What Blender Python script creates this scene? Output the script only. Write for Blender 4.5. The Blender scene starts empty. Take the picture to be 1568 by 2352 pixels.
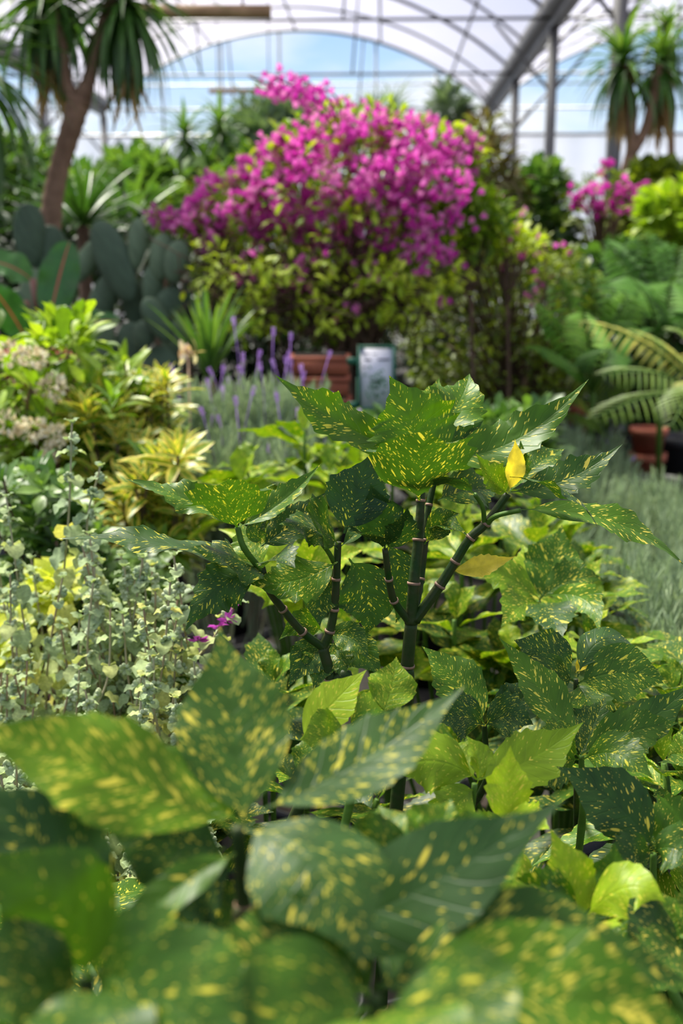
import bpy, math
import numpy as np
from math import pi, sin, cos, radians
R = np.random.RandomState(11)
SC = bpy.context.scene
COL = SC.collection

# ------------------------------------------------------------------ camera
F = 2600.0                       # focal length in pixels of the 1568x2352 frame
PITCH = math.atan(576 / F)
CAMZ = 1.25
cam_d = bpy.data.cameras.new('camera'); cam = bpy.data.objects.new('camera', cam_d); COL.objects.link(cam)
cam_d.sensor_fit = 'VERTICAL'; cam_d.sensor_height = 36; cam_d.sensor_width = 24
cam_d.lens = 36 * F / 2352
cam_d.clip_start = .02; cam_d.clip_end = 400
cam.location = (0, 0, CAMZ); cam.rotation_euler = (pi / 2 - PITCH, 0, 0)
cam_d.dof.use_dof = True; cam_d.dof.focus_distance = 1.02
cam_d.dof.aperture_fstop = 39.8 / 7.0
SC.camera = cam

# ------------------------------------------------------------------ sky, sun, exposure
SUN_EL, SUN_AZ = radians(58), radians(-38)      # azimuth from +Y (ahead), negative = to the left
SUN_STRENGTH = 21.0
w = bpy.data.worlds.new('sky'); SC.world = w; w.use_nodes = True
nt = w.node_tree; nt.nodes.clear()
def N(nt, t, **k):
    n = nt.nodes.new(t)
    for a, b in k.items(): setattr(n, a, b)
    return n
def Lk(nt, a, b): nt.links.new(a, b)
tc = N(nt, 'ShaderNodeTexCoord'); sp = N(nt, 'ShaderNodeSeparateXYZ'); Lk(nt, tc.outputs['Generated'], sp.inputs[0])
rp = N(nt, 'ShaderNodeValToRGB'); Lk(nt, sp.outputs[2], rp.inputs[0])
e = rp.color_ramp.elements
e[0].position = 0; e[0].color = (.80, .88, 1, 1)
e[1].position = 1; e[1].color = (.20, .36, .72, 1)
for p, c in ((.10, (.68, .83, 1, 1)), (.15, (.50, .72, 1, 1)), (.22, (.33, .56, .95, 1))):
    x = e.new(p); x.color = c
mp = N(nt, 'ShaderNodeMapping'); mp.inputs['Scale'].default_value = (1, 1, 3.2); mp.inputs['Location'].default_value = (.3, .2, .1)
Lk(nt, tc.outputs['Generated'], mp.inputs[0])
nz = N(nt, 'ShaderNodeTexNoise'); nz.inputs['Scale'].default_value = 4.5; nz.inputs['Detail'].default_value = 5
Lk(nt, mp.outputs[0], nz.inputs[0])
cr = N(nt, 'ShaderNodeValToRGB'); cr.color_ramp.elements[0].position = .47; cr.color_ramp.elements[1].position = .68
Lk(nt, nz.outputs[0], cr.inputs[0])
mx = N(nt, 'ShaderNodeMix', data_type='RGBA'); Lk(nt, cr.outputs[0], mx.inputs[0]); Lk(nt, rp.outputs[0], mx.inputs[6])
mx.inputs[7].default_value = (1, 1, 1.03, 1)
bg = N(nt, 'ShaderNodeBackground'); Lk(nt, mx.outputs[2], bg.inputs[0]); bg.inputs[1].default_value = .86
out = N(nt, 'ShaderNodeOutputWorld'); Lk(nt, bg.outputs[0], out.inputs[0])
sl = bpy.data.lights.new('sun', 'SUN'); so = bpy.data.objects.new('sun', sl); COL.objects.link(so)
sl.energy = SUN_STRENGTH; sl.angle = radians(18); sl.color = (1, .95, .83)
from mathutils import Vector
sd = Vector((sin(SUN_AZ) * cos(SUN_EL), cos(SUN_AZ) * cos(SUN_EL), sin(SUN_EL)))
so.rotation_euler = sd.to_track_quat('Z', 'Y').to_euler(); so.location = (-4, 5, 12)
vs = SC.view_settings; vs.view_transform = 'Standard'; vs.look = 'None'; vs.gamma = 1; vs.use_curve_mapping = False
vs.exposure = 0.42
cy = SC.cycles
cy.max_bounces = 7; cy.diffuse_bounces = 4; cy.glossy_bounces = 2; cy.transmission_bounces = 4; cy.transparent_max_bounces = 6
cy.use_denoising = True; cy.caustics_reflective = False; cy.caustics_refractive = False
cy.sample_clamp_indirect = 6

# ------------------------------------------------------------------ helpers
_fw = np.array((0, cos(PITCH), -sin(PITCH))); _up = np.array((0, sin(PITCH), cos(PITCH))); _rt = np.array((1., 0, 0))
def at(x, y, d):
    """the world point a distance d ahead (world Y) on the sight line of photo pixel (x, y)"""
    v = _fw + _rt * (x - 784) / F - _up * (y - 1176) / F
    return np.array((0, 0, CAMZ)) + v * (d / v[1])
def nrm(a):
    a = np.asarray(a, float); return a / (np.linalg.norm(a, axis=-1, keepdims=True) + 1e-12)
class MB:
    def __init__(s): s.v = []; s.f = []; s.l = []; s.r = []; s.n = 0
    def add(s, v, f, l=None, r=None):
        v = np.asarray(v, float).reshape(-1, 3); k = len(v)
        s.v.append(v); s.f.append(np.asarray(f, int).reshape(-1, 4) + s.n)
        s.l.append(np.zeros((k, 3)) if l is None else l)
        rr = np.zeros((k, 3)); rr[:] = (.5, .5, .5) if r is None else r
        s.r.append(rr); s.n += k
    def arrays(s): return np.concatenate(s.v), np.concatenate(s.f), np.concatenate(s.l), np.concatenate(s.r)
    def build(s, name, mat, parent=None, smooth=True, label=None):
        V, Fc, Lv, Rv = s.arrays()
        if parent is not None:
            q = parent
            while q is not None: V = V - np.array(q.location); q = q.parent
        loc = (0, 0, 0)
        if parent is None:
            loc = ((V[:, 0].min() + V[:, 0].max()) / 2, (V[:, 1].min() + V[:, 1].max()) / 2, V[:, 2].min()); V = V - np.array(loc)
        me = bpy.data.meshes.new(name)
        me.vertices.add(len(V)); me.vertices.foreach_set('co', V.astype('f').ravel())
        me.loops.add(Fc.size); me.loops.foreach_set('vertex_index', Fc.astype('i').ravel())
        me.polygons.add(len(Fc)); me.polygons.foreach_set('loop_start', np.arange(0, Fc.size, 4, dtype='i'))
        for nm, arr in (('luv', Lv), ('lr', Rv)):
            at_ = me.attributes.new(nm, 'FLOAT_VECTOR', 'POINT'); at_.data.foreach_set('vector', arr.astype('f').ravel())
        me.update(calc_edges=True)
        if smooth: me.polygons.foreach_set('use_smooth', np.ones(len(Fc), dtype=bool))
        if mat is not None: me.materials.append(mat)
        o = bpy.data.objects.new(name, me); COL.objects.link(o); o.location = loc
        if parent is not None: o.parent = parent
        if label: o['label'] = label
        return o
def grid(nv, nu, off=0):
    i = np.arange(nv)[:, None] * (nu + 1) + np.arange(nu)[None] + off
    return np.stack([i, i + 1, i + nu + 2, i + nu + 1], -1).reshape(-1, 4)
def box(mb, c, s, rot=None, r=None):
    v = np.array([(x, y, z) for x in (-1, 1) for y in (-1, 1) for z in (-1, 1)], float) * np.array(s) / 2
    if rot is not None: v = v @ np.array(rot).T
    mb.add(v + np.array(c), [(0, 1, 3, 2), (4, 6, 7, 5), (0, 4, 5, 1), (2, 3, 7, 6), (0, 2, 6, 4), (1, 5, 7, 3)], None, r)
def tube(mb, pts, rad, n=8, r=None, caps=True):
    P = np.asarray(pts, float); k = len(P); rad = np.atleast_1d(np.asarray(rad, float)); rad = np.interp(np.linspace(0, 1, k), np.linspace(0, 1, len(rad)), rad) if len(rad) > 1 else np.zeros(k) + rad
    T = np.gradient(P, axis=0); T = nrm(T)
    ref = np.array((0, 0, 1.)) if abs(T[0][2]) < .9 else np.array((1., 0, 0))
    A = np.zeros_like(P); a = nrm(np.cross(T[0], ref)); 
    for i in range(k):
        a = nrm(a - T[i] * np.dot(a, T[i])); A[i] = a
    B = np.cross(T, A)
    if caps:
        P = np.vstack([P[:1], P, P[-1:]]); A = np.vstack([A[:1], A, A[-1:]]); B = np.vstack([B[:1], B, B[-1:]])
        rad = np.concatenate([[rad[0] * .02], rad, [rad[-1] * .02]]); k += 2
    th = np.arange(n + 1) * 2 * pi / n; th[-1] = 0
    V = P[:, None] + rad[:, None, None] * (A[:, None] * np.cos(th)[None, :, None] + B[:, None] * np.sin(th)[None, :, None])
    s = np.linspace(0, 1, k); l = np.zeros((k, n + 1, 3)); l[..., 1] = s[:, None]; l[..., 0] = np.arange(n + 1) / n
    mb.add(V.reshape(-1, 3), grid(k - 1, n), l.reshape(-1, 3), r)
def smooth_path(pts, k=12):
    """Catmull-Rom through the points"""
    P = np.asarray(pts, float)
    if len(P) < 3:
        t = np.linspace(0, 1, k)[:, None]; return P[0] * (1 - t) + P[-1] * t
    Q = np.vstack([2 * P[0] - P[1], P, 2 * P[-1] - P[-2]]); o = []
    for i in range(1, len(Q) - 2):
        t = np.linspace(0, 1, k, endpoint=(i == len(Q) - 3))[:, None]
        a, b, c, d = Q[i - 1], Q[i], Q[i + 1], Q[i + 2]
        o.append(.5 * (2 * b + (c - a) * t + (2 * a - 5 * b + 4 * c - d) * t ** 2 + (3 * b - a - 3 * c + d) * t ** 3))
    return np.vstack(o)
def lathe(mb, c, prof, n=28, r=None):
    pr = np.array(prof, float); th = np.arange(n + 1) * 2 * pi / n; th[-1] = 0
    V = np.zeros((len(pr), n + 1, 3)); V[..., 0] = pr[:, 0:1] * np.cos(th); V[..., 1] = pr[:, 0:1] * np.sin(th); V[..., 2] = pr[:, 1:2]
    mb.add(V.reshape(-1, 3) + np.array(c), grid(len(pr) - 1, n), None, r)
def inst(mb, T, pos, D, scale, U=None, r=None, sx=None):
    """copies of template T (verts, quads, luv) with local +Y along D"""
    V, Fq, Lq = T[:3]; pos = np.atleast_2d(pos); D = nrm(np.atleast_2d(D)); k = max(len(pos), len(D)); pos = np.broadcast_to(pos, (k, 3)); D = np.broadcast_to(D, (k, 3))
    if U is None: U = R.randn(k, 3)
    X = nrm(np.cross(D, np.broadcast_to(U, (k, 3)))); Z = np.cross(X, D)
    sc = np.zeros(k) + scale; sxx = sc if sx is None else sc * sx
    W = (V[None, :, 0:1] * X[:, None] * sxx[:, None, None] + V[None, :, 1:2] * D[:, None] * sc[:, None, None] + V[None, :, 2:3] * Z[:, None] * sc[:, None, None]) + pos[:, None]
    n = len(V); fa = (Fq[None] + (np.arange(k) * n)[:, None, None]).reshape(-1, 4)
    rr = R.rand(k, 3) if r is None else np.broadcast_to(r, (k, 3))
    mb.add(W.reshape(-1, 3), fa, np.tile(Lq, (k, 1)), np.repeat(rr, n, 0))
def wl(kind, t):
    t = np.clip(t, 0, 1)
    if kind == 'aucuba':
        s = np.clip((t - .07) / .93, 0, 1); a = (s ** .85) * (1 - s) ** 1.0 * (1 - .62 * np.clip((s - .58) / .34, 0, 1)); a = a / .290; return np.maximum(a, .035 * (t < .3))
    if kind == 'round': return np.sqrt(np.clip(1 - (2 * np.clip(t, .02, 1) - 1) ** 2, .0, 1)) * (1 - .25 * (t - .5)) + .02
    if kind == 'lance': return np.clip(4 * t * (1 - t), 0, 1) ** .7 + .02
    if kind == 'strap': return np.minimum(1, (1 - t) * 2.2 + .01) * (.75 + .5 * np.minimum(t * 3, .5))
    if kind == 'obov': return np.clip((t ** .8) * (1 - t) ** .45 * 1.95, .02, 1)
    return np.clip(4 * t * (1 - t), 0, 1) + .02
def tmpl(kind, W, nv=4, nu=2, fold=.3, bend=.25, wave=0.):
    """leaf of length 1 along +Y, full width W, folded along the midrib and bending down"""
    t = np.linspace(0, 1, nv + 1)[:, None]; u = np.linspace(-1, 1, nu + 1)[None]
    h = W / 2 * wl(kind, t); ang = bend * 2 * t
    y = t * (1 - bend * .3 * t) + 0 * u; z0 = -bend * t ** 2
    x = u * h * cos(fold); z = z0 + np.abs(u) * h * sin(fold) + wave * h * np.sin(t * 11) * u * u
    V = np.stack([x + 0 * t, y, z + 0 * u], -1).reshape(-1, 3)
    L = np.stack([u * h, t + 0 * u, u + 0 * t], -1).reshape(-1, 3)
    return V, grid(nv, nu), L
def leaf(mb, P0, P1, P2, W, H=(0, 0, 1), nv=64, nu=8, fold=.35, wave=.12, teeth=1., r=(.5, .5, .5), kind='aucuba', nteeth=6, roll=0., sy=1.):
    """one hero leaf along the quadratic curve P0 P1 P2; H is the side its face looks to"""
    P0, P1, P2, H = (np.asarray(q, float) for q in (P0, P1, P2, H))
    t = np.linspace(0, 1, nv + 1)[:, None]; u = np.linspace(-1, 1, nu + 1)
    P = P0 * (1 - t) ** 2 + 2 * P1 * t * (1 - t) + P2 * t * t
    T = nrm(2 * (P1 - P0) * (1 - t) + 2 * (P2 - P1) * t + 1e-9)
    S = nrm(np.cross(T, H)); Nn = np.cross(S, T)
    if roll:
        a = (roll * t); S, Nn = S * np.cos(a) + Nn * np.sin(a), Nn * np.cos(a) - S * np.sin(a)
    base = wl(kind, t[:, 0]) * W / 2
    ph = R.rand() * 6; L = np.linalg.norm(P[1:] - P[:-1], axis=1).sum()
    hs = []
    for side in (-1, 1):
        s = np.clip((t[:, 0] - .32) / .66, 0, 1); q = (s * nteeth + (.3 if side > 0 else 0)) % 1
        saw = np.where(q < .8, q / .8, (1 - q) / .2) - .35
        hs.append(base * (1 + teeth * .27 * saw * (s > 0) * np.minimum(1, s * 4) * (s < .97)))
    hw = np.where(u[None] < 0, hs[0][:, None], hs[1][:, None])
    hwave = wave * base[:, None] * np.sin(t * 15 + ph + np.sign(u)[None] * 1.3) * np.abs(u[None]) ** 2
    au = np.abs(u[None])
    x = u[None] * hw * cos(fold); z = au * hw * sin(fold) * (1 - .25 * au) + hwave
    # low relief between the side veins
    z = z + .018 * W * np.sin((t * 9 - au * 1.6) * 2 * pi) * au * (1 - au) * (base[:, None] / (W / 2 + 1e-9))
    V = P[:, None] + S[:, None] * x[..., None] + Nn[:, None] * z[..., None]
    lu = np.stack([u[None] * hw / max(L, .01) + 0 * t, t + 0 * u[None], u[None] + 0 * t], -1)
    mb.add(V.reshape(-1, 3), grid(nv, nu), lu.reshape(-1, 3), r)
def tag(o, label, cat, group=None):
    o['label'] = label; o['category'] = cat
    if group: o['group'] = group
    return o
POTS = []
def freeg(g, rad):
    """the spot nearest g where a pot of this radius stands clear of the others"""
    g = np.array(g, float)
    for k in range(4000):
        a = k * 2.4; q = g + np.array((cos(a), sin(a), 0)) * .006 * math.sqrt(k)
        if all(math.hypot(q[0] - p[0], q[1] - p[1]) > rad * 1.06 + p[2] * 1.06 for p in POTS): break
    POTS.append((q[0], q[1], rad)); return q
def struct(o): o['kind'] = 'structure'; return o
def thing(name, label, cat, loc, group=None):
    o = bpy.data.objects.new(name, None); COL.objects.link(o); o.location = tuple(float(q) for q in loc)
    o.empty_display_size = .05
    bpy.context.view_layer.update()
    return tag(o, label, cat, group)
def inpoly(poly, n):
    P = np.array(poly, float); lo, hi = P.min(0), P.max(0); out = []
    while len(out) < n:
        q = lo + R.rand(2) * (hi - lo); c = False; j = len(P) - 1; dm = 1e9
        for i in range(len(P)):
            a, b = P[i], P[j]
            if (a[1] > q[1]) != (b[1] > q[1]) and q[0] < (b[0] - a[0]) * (q[1] - a[1]) / (b[1] - a[1]) + a[0]: c = not c
            tt = np.clip(np.dot(q - a, b - a) / (np.dot(b - a, b - a) + 1e-9), 0, 1); dm = min(dm, np.linalg.norm(q - a - tt * (b - a))); j = i
        if c: out.append((q[0], q[1], dm))
    return np.array(out)

# ------------------------------------------------------------------ materials
def newmat(name):
    m = bpy.data.materials.new(name); m.use_nodes = True; nt = m.node_tree; nt.nodes.clear()
    return m, nt, N(nt, 'ShaderNodeOutputMaterial')
def M_(nt, op, a, b=None, c=None, clamp=False):
    n = N(nt, 'ShaderNodeMath', operation=op, use_clamp=clamp)
    for i, q in enumerate((a, b, c)):
        if q is None: continue
        if hasattr(q, 'links'): Lk(nt, q, n.inputs[i])
        else: n.inputs[i].default_value = q
    return n.outputs[0]
def mixc(nt, f, a, b, bt='MIX'):
    n = N(nt, 'ShaderNodeMix', data_type='RGBA', blend_type=bt)
    for i, q in ((0, f), (6, a), (7, b)):
        if hasattr(q, 'links'): Lk(nt, q, n.inputs[i])
        else: n.inputs[i].default_value = q if i == 0 else (*q, 1)
    return n.outputs[2]
def plain(name, col, rough=.6, col2=None, scale=30, metal=0, bump=.2, spec=.4):
    m, nt, o = newmat(name); b = N(nt, 'ShaderNodeBsdfPrincipled'); Lk(nt, b.outputs[0], o.inputs[0])
    b.inputs['Roughness'].default_value = rough; b.inputs['Metallic'].default_value = metal; b.inputs['Specular IOR Level'].default_value = spec
    tc = N(nt, 'ShaderNodeTexCoord'); nz = N(nt, 'ShaderNodeTexNoise'); nz.inputs['Scale'].default_value = scale; nz.inputs['Detail'].default_value = 4
    Lk(nt, tc.outputs['Object'], nz.inputs[0])
    c2 = col2 or tuple(q * .6 for q in col)
    f = M_(nt, 'MULTIPLY_ADD', nz.outputs[0], 2.4, -.7, True)
    Lk(nt, mixc(nt, f, col, c2), b.inputs['Base Color'])
    if bump:
        bp = N(nt, 'ShaderNodeBump'); bp.inputs['Strength'].default_value = bump; bp.inputs['Distance'].default_value = .01
        Lk(nt, nz.outputs[0], bp.inputs['Height']); Lk(nt, bp.outputs[0], b.inputs['Normal'])
    return m
def leafmat(name, stops, spots=None, edge=None, mid=None, rough=.4, trans=.3, spec=.5, tint=(1.25, 1.3, .55), veins=0, nscale=0):
    m, nt, o = newmat(name)
    a1 = N(nt, 'ShaderNodeAttribute', attribute_name='luv'); a2 = N(nt, 'ShaderNodeAttribute', attribute_name='lr')
    s1 = N(nt, 'ShaderNodeSeparateXYZ'); Lk(nt, a1.outputs['Vector'], s1.inputs[0])
    s2 = N(nt, 'ShaderNodeSeparateXYZ'); Lk(nt, a2.outputs['Vector'], s2.inputs[0])
    rp = N(nt, 'ShaderNodeValToRGB'); el = rp.color_ramp.elements
    for i, (p, c) in enumerate(stops):
        q = el[i] if i < 2 else el.new(p)
        q.position = p; q.color = (*c, 1)
    Lk(nt, s2.outputs[0], rp.inputs[0]); col = rp.outputs[0]
    au = M_(nt, 'ABSOLUTE', s1.outputs[2])
    off = N(nt, 'ShaderNodeVectorMath', operation='MULTIPLY_ADD'); Lk(nt, a2.outputs['Vector'], off.inputs[0]); off.inputs[1].default_value = (37, 53, 19)
    cmb = N(nt, 'ShaderNodeCombineXYZ'); Lk(nt, s1.outputs[0], cmb.inputs[0])
    Lk(nt, s1.outputs[1], cmb.inputs[1])
    # shear along the side veins so the flecks lie the way the veins run
    sh = M_(nt, 'MULTIPLY_ADD', M_(nt, 'ABSOLUTE', s1.outputs[0]), -1.3, s1.outputs[1])
    if spots: nt.links.remove(cmb.inputs[1].links[0]); Lk(nt, M_(nt, 'MULTIPLY', sh, 1.25), cmb.inputs[1]); 
    Lk(nt, cmb.outputs[0], off.inputs[2])
    nz = N(nt, 'ShaderNodeTexNoise'); nz.inputs['Scale'].default_value = 7; nz.inputs['Detail'].default_value = 3; Lk(nt, off.outputs[0], nz.inputs[0])
    vv = M_(nt, 'MULTIPLY_ADD', nz.outputs[0], .9, .55)
    cc = N(nt, 'ShaderNodeVectorMath', operation='SCALE'); Lk(nt, col, cc.inputs[0]); Lk(nt, vv, cc.inputs[3]); col = cc.outputs[0]
    if mid: # pale midrib
        f = M_(nt, 'LESS_THAN', au, mid[1]); col = mixc(nt, M_(nt, 'MULTIPLY', f, mid[2]), col, mid[0])
    if edge:  # margin of another colour
        f = M_(nt, 'MULTIPLY_ADD', nz.outputs[0], 1.2, M_(nt, 'SUBTRACT', au, 1.05 + edge[1]))
        f = M_(nt, 'MULTIPLY', M_(nt, 'GREATER_THAN', f, 0), M_(nt, 'GREATER_THAN', s2.outputs[1], edge[2])); col = mixc(nt, f, col, edge[0])
    if spots:
        yc = mixc(nt, s2.outputs[2], (.60, .56, .04), (.78, .62, .10))
        dens = s2.outputs[1]
        for scl, k0, k1, sz in spots:
            mpn = N(nt, 'ShaderNodeVectorMath', operation='MULTIPLY'); Lk(nt, off.outputs[0], mpn.inputs[0]); mpn.inputs[1].default_value = (1.0, 1.15, 1)
            v = N(nt, 'ShaderNodeTexVoronoi'); v.inputs['Scale'].default_value = scl; Lk(nt, mpn.outputs[0], v.inputs[0])
            sc = N(nt, 'ShaderNodeSeparateColor'); Lk(nt, v.outputs['Color'], sc.inputs[0])
            # clustered: a slow noise raises the share of cells that hold a fleck
            pr = M_(nt, 'MULTIPLY_ADD', dens, k1, k0); pr = M_(nt, 'MULTIPLY', pr, M_(nt, 'MULTIPLY_ADD', nz.outputs[0], 3.2, -.6))
            on = M_(nt, 'LESS_THAN', sc.outputs[0], pr)
            rad = M_(nt, 'MULTIPLY_ADD', M_(nt, 'POWER', sc.outputs[1], 2.), sz * 1.3, sz * .25)
            f = M_(nt, 'MULTIPLY', M_(nt, 'SUBTRACT', rad, v.outputs['Distance']), 9, None, True)
            f = M_(nt, 'MULTIPLY', f, on)
            col = mixc(nt, M_(nt, 'MULTIPLY', f, .92), col, yc)
    b = N(nt, 'ShaderNodeBsdfPrincipled'); Lk(nt, col, b.inputs['Base Color']); b.inputs['Roughness'].default_value = rough
    b.inputs['Specular IOR Level'].default_value = spec
    if veins:
        q = M_(nt, 'MULTIPLY_ADD', s1.outputs[1], 9, M_(nt, 'MULTIPLY', au, -1.6)); q = M_(nt, 'FRACT', q)
        q = M_(nt, 'MULTIPLY', M_(nt, 'ABSOLUTE', M_(nt, 'SUBTRACT', q, .5)), 2)
        q = M_(nt, 'SUBTRACT', 1, M_(nt, 'MULTIPLY', M_(nt, 'SUBTRACT', q, .86), 7, None, True))
        q2 = M_(nt, 'MULTIPLY', au, 14, None, True); h = M_(nt, 'MULTIPLY', q, q2)
        n3 = N(nt, 'ShaderNodeTexNoise'); n3.inputs['Scale'].default_value = 40; Lk(nt, off.outputs[0], n3.inputs[0])
        h = M_(nt, 'MULTIPLY_ADD', n3.outputs[0], .4, h)
        bp = N(nt, 'ShaderNodeBump'); bp.inputs['Strength'].default_value = .35; bp.inputs['Distance'].default_value = veins
        Lk(nt, h, bp.inputs['Height']); Lk(nt, bp.outputs[0], b.inputs['Normal'])
        n4 = M_(nt, 'MULTIPLY_ADD', nz.outputs[0], .25, rough - .12); Lk(nt, n4, b.inputs['Roughness'])
    tr = N(nt, 'ShaderNodeBsdfTranslucent'); tt = N(nt, 'ShaderNodeVectorMath', operation='MULTIPLY'); Lk(nt, col, tt.inputs[0]); tt.inputs[1].default_value = tint
    Lk(nt, tt.outputs[0], tr.inputs[0])
    ms = N(nt, 'ShaderNodeMixShader'); ms.inputs[0].default_value = trans; Lk(nt, b.outputs[0], ms.inputs[1]); Lk(nt, tr.outputs[0], ms.inputs[2])
    Lk(nt, ms.outputs[0], o.inputs[0]); return m
def filmmat(name, col, transp, transl):
    m, nt, o = newmat(name)
    t = N(nt, 'ShaderNodeBsdfTransparent'); t.inputs[0].default_value = (1, 1, 1, 1)
    l = N(nt, 'ShaderNodeBsdfTranslucent'); l.inputs[0].default_value = (*col, 1)
    d = N(nt, 'ShaderNodeBsdfDiffuse'); d.inputs[0].default_value = (*col, 1)
    a = N(nt, 'ShaderNodeMixShader'); a.inputs[0].default_value = transl; Lk(nt, d.outputs[0], a.inputs[1]); Lk(nt, l.outputs[0], a.inputs[2])
    tc = N(nt, 'ShaderNodeTexCoord'); nz = N(nt, 'ShaderNodeTexNoise'); nz.inputs['Scale'].default_value = .7; nz.inputs['Detail'].default_value = 3; Lk(nt, tc.outputs['Object'], nz.inputs[0])
    f = M_(nt, 'MULTIPLY_ADD', nz.outputs[0], -.12, transp + .06)
    b = N(nt, 'ShaderNodeMixShader'); Lk(nt, f, b.inputs[0]); Lk(nt, a.outputs[0], b.inputs[1]); Lk(nt, t.outputs[0], b.inputs[2])
    Lk(nt, b.outputs[0], o.inputs[0]); return m
G3 = lambda a, b, c: [(0, a), (1, c), (.5, b)]
AUC_SPOTS = [(50, .08, .62, .32), (30, .03, .30, .42), (13, .02, .14, .36)]
m_auc = leafmat('aucuba_leaf', G3((.022, .062, .016), (.070, .165, .004), (.36, .50, .015)), AUC_SPOTS, rough=.42, trans=.31, spec=.24, veins=.0006)
m_auc_y = leafmat('yellow_blotched_leaf', G3((.75, .56, .04), (.85, .64, .06), (.92, .76, .18)), None, rough=.5, trans=.5, veins=.001)
m_auc_stem = plain('aucuba_stem', (.014, .050, .006), .5, (.05, .05, .02), 60, spec=.15)
m_auc_green = plain('aucuba_green_stem', (.08, .17, .02), .5, (.06, .12, .015), 60, spec=.2)
m_node = plain('stem_scar', (.35, .2, .13), .6)
m_steel = plain('galvanised_steel', (.16, .165, .18), .5, (.10, .10, .115), 3, metal=.4, bump=0)
m_gutter = plain('gutter_steel', (.15, .15, .155), .55, (.09, .09, .09), 2, metal=.3, bump=0)
m_film = filmmat('roof_film', (.46, .425, .49), .37, .40)
m_curt = filmmat('gable_sheet', (.50, .52, .60), .32, .35)
m_ground = plain('dark_gravel', (.045, .04, .032), .9, (.02, .018, .015), 25)
m_wood = plain('wooden_bar', (.42, .27, .15), .7, (.28, .17, .09), 12)
m_bark = plain('brown_bark', (.30, .18, .12), .8, (.16, .09, .055), 14, bump=.5)
m_bark2 = plain('dark_twig', (.15, .085, .05), .8, (.07, .045, .03), 20)
m_terra = plain('terracotta', (.42, .12, .06), .75, (.25, .07, .04), 9)
m_black = plain('black_plastic', (.012, .012, .013), .5, (.02, .02, .022), 8)
m_soil = plain('potting_soil', (.035, .022, .014), .95, (.015, .01, .007), 40)

# ------------------------------------------------------------------ the greenhouse (structure)
GA = math.atan(96 / F)
def G(u, v, z): return (u * cos(GA) + v * sin(GA), -u * sin(GA) + v * cos(GA), z)
HW, RISE, HZ = 3.92, 1.48, CAMZ + 3.0
RR = (HW ** 2 + RISE ** 2) / (2 * RISE); HALF = math.asin(HW / RR)
V1, V0, STEP = 24.0, -2.2, 4.3
def arcp(c, s): a = (s * 2 - 1) * HALF; return c + RR * sin(a), HZ + RR * (cos(a) - cos(HALF))
mb = MB(); n = 40; xs = np.linspace(-60, 60, n + 1); ys = np.linspace(-20, 70, n + 1)
mb.add(np.stack(np.broadcast_arrays(xs[None], ys[:, None], 0 * xs[None]), -1).reshape(-1, 3), grid(n, n)); struct(mb.build('floor', m_ground))
centres = [-1.8 - 2 * HW, -1.8, -1.8 + 2 * HW, -1.8 + 4 * HW]
tn = [0]
def trim(mb, m): tn[0] += 1; return struct(mb.build('trim_%d' % tn[0], m))
mains = [V1 - STEP * k for k in range(7)]
for c in centres:
    mb = MB(); ns = 28; vs_ = np.linspace(V0, V1, 14); V = []
    for v in vs_:
        for s in np.linspace(0, 1, ns + 1): x, z = arcp(c, s); V.append(G(x, v, z + .035))
    mb.add(V, grid(13, ns)); struct(mb.build('ceiling', m_film))
    for k, v in enumerate(np.arange(V1, V0, -STEP / 2)):
        mb = MB(); tube(mb, [G(arcp(c, s)[0], v, arcp(c, s)[1]) for s in np.linspace(0, 1, 31)], .032 if k % 2 == 0 else .024, 6)
        if k % 2 == 0:
            tube(mb, [G(c - HW, v, HZ), G(c + HW, v, HZ)], .022, 6)
            for q in (-1.25, 1.25):
                x, z = arcp(c, .5 + q / HW / 2); tube(mb, [G(c + q, v, HZ), G(x, v, z)], .018, 6)
        trim(mb, m_steel)
    for s in (.12, .3, .5, .7, .88):
        x, z = arcp(c, s); mb = MB(); tube(mb, [G(x, V0, z), G(x, V1, z)], .024, 6); trim(mb, m_steel)
for g in [centres[0] - HW] + [c + HW for c in centres]:
    mb = MB(); rot = np.array([[cos(GA), sin(GA), 0], [-sin(GA), cos(GA), 0], [0, 0, 1]])
    box(mb, G(g, (V0 + V1) / 2, HZ + .03), (.34, V1 - V0, .05), rot)
    box(mb, G(g - .16, (V0 + V1) / 2, HZ + .1), (.02, V1 - V0, .16), rot); box(mb, G(g + .16, (V0 + V1) / 2, HZ + .1), (.02, V1 - V0, .16), rot)
    box(mb, G(g, (V0 + V1) / 2, HZ - .06), (.10, V1 - V0, .12), rot); trim(mb, m_gutter)
    for v in mains:
        mb = MB(); box(mb, G(g, v, HZ / 2 - .06), (.12, .12, HZ - .12), rot)
        for q in (-1, 1): tube(mb, [G(g, v, HZ - .9), G(g + q * .75, v, HZ - .05)], .022, 6)
        trim(mb, m_gutter)
# far gable: sheet below a rail, open above it, with light posts
gz = CAMZ + 270 / F * V1
mb = MB(); x0, x1 = centres[0] - HW, centres[-1] + HW
k = 300; xx = np.linspace(x0, x1, k + 1); V = []
for z in (0.02, gz):
    for x in xx: V.append(G(x, V1 + .06 + .02 * sin(x * 9), z))
mb.add(V, grid(1, k)); struct(mb.build('wall_back', m_curt))
mb = MB(); tube(mb, [G(x0, V1, gz), G(x1, V1, gz)], .035, 6); trim(mb, m_steel)
mb = MB(); tube(mb, [G(x0, V1, CAMZ + 375 / F * V1), G(x1, V1, CAMZ + 375 / F * V1)], .016, 6); trim(mb, m_steel)
for c in centres:
    for q in (-1.5, -.33, 1.6, -2.7, 2.8):
        x, z = arcp(c, .5 + q / HW / 2); mb = MB(); tube(mb, [G(c + q, V1, 0), G(c + q, V1, z)], .025, 6); trim(mb, m_steel)
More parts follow.
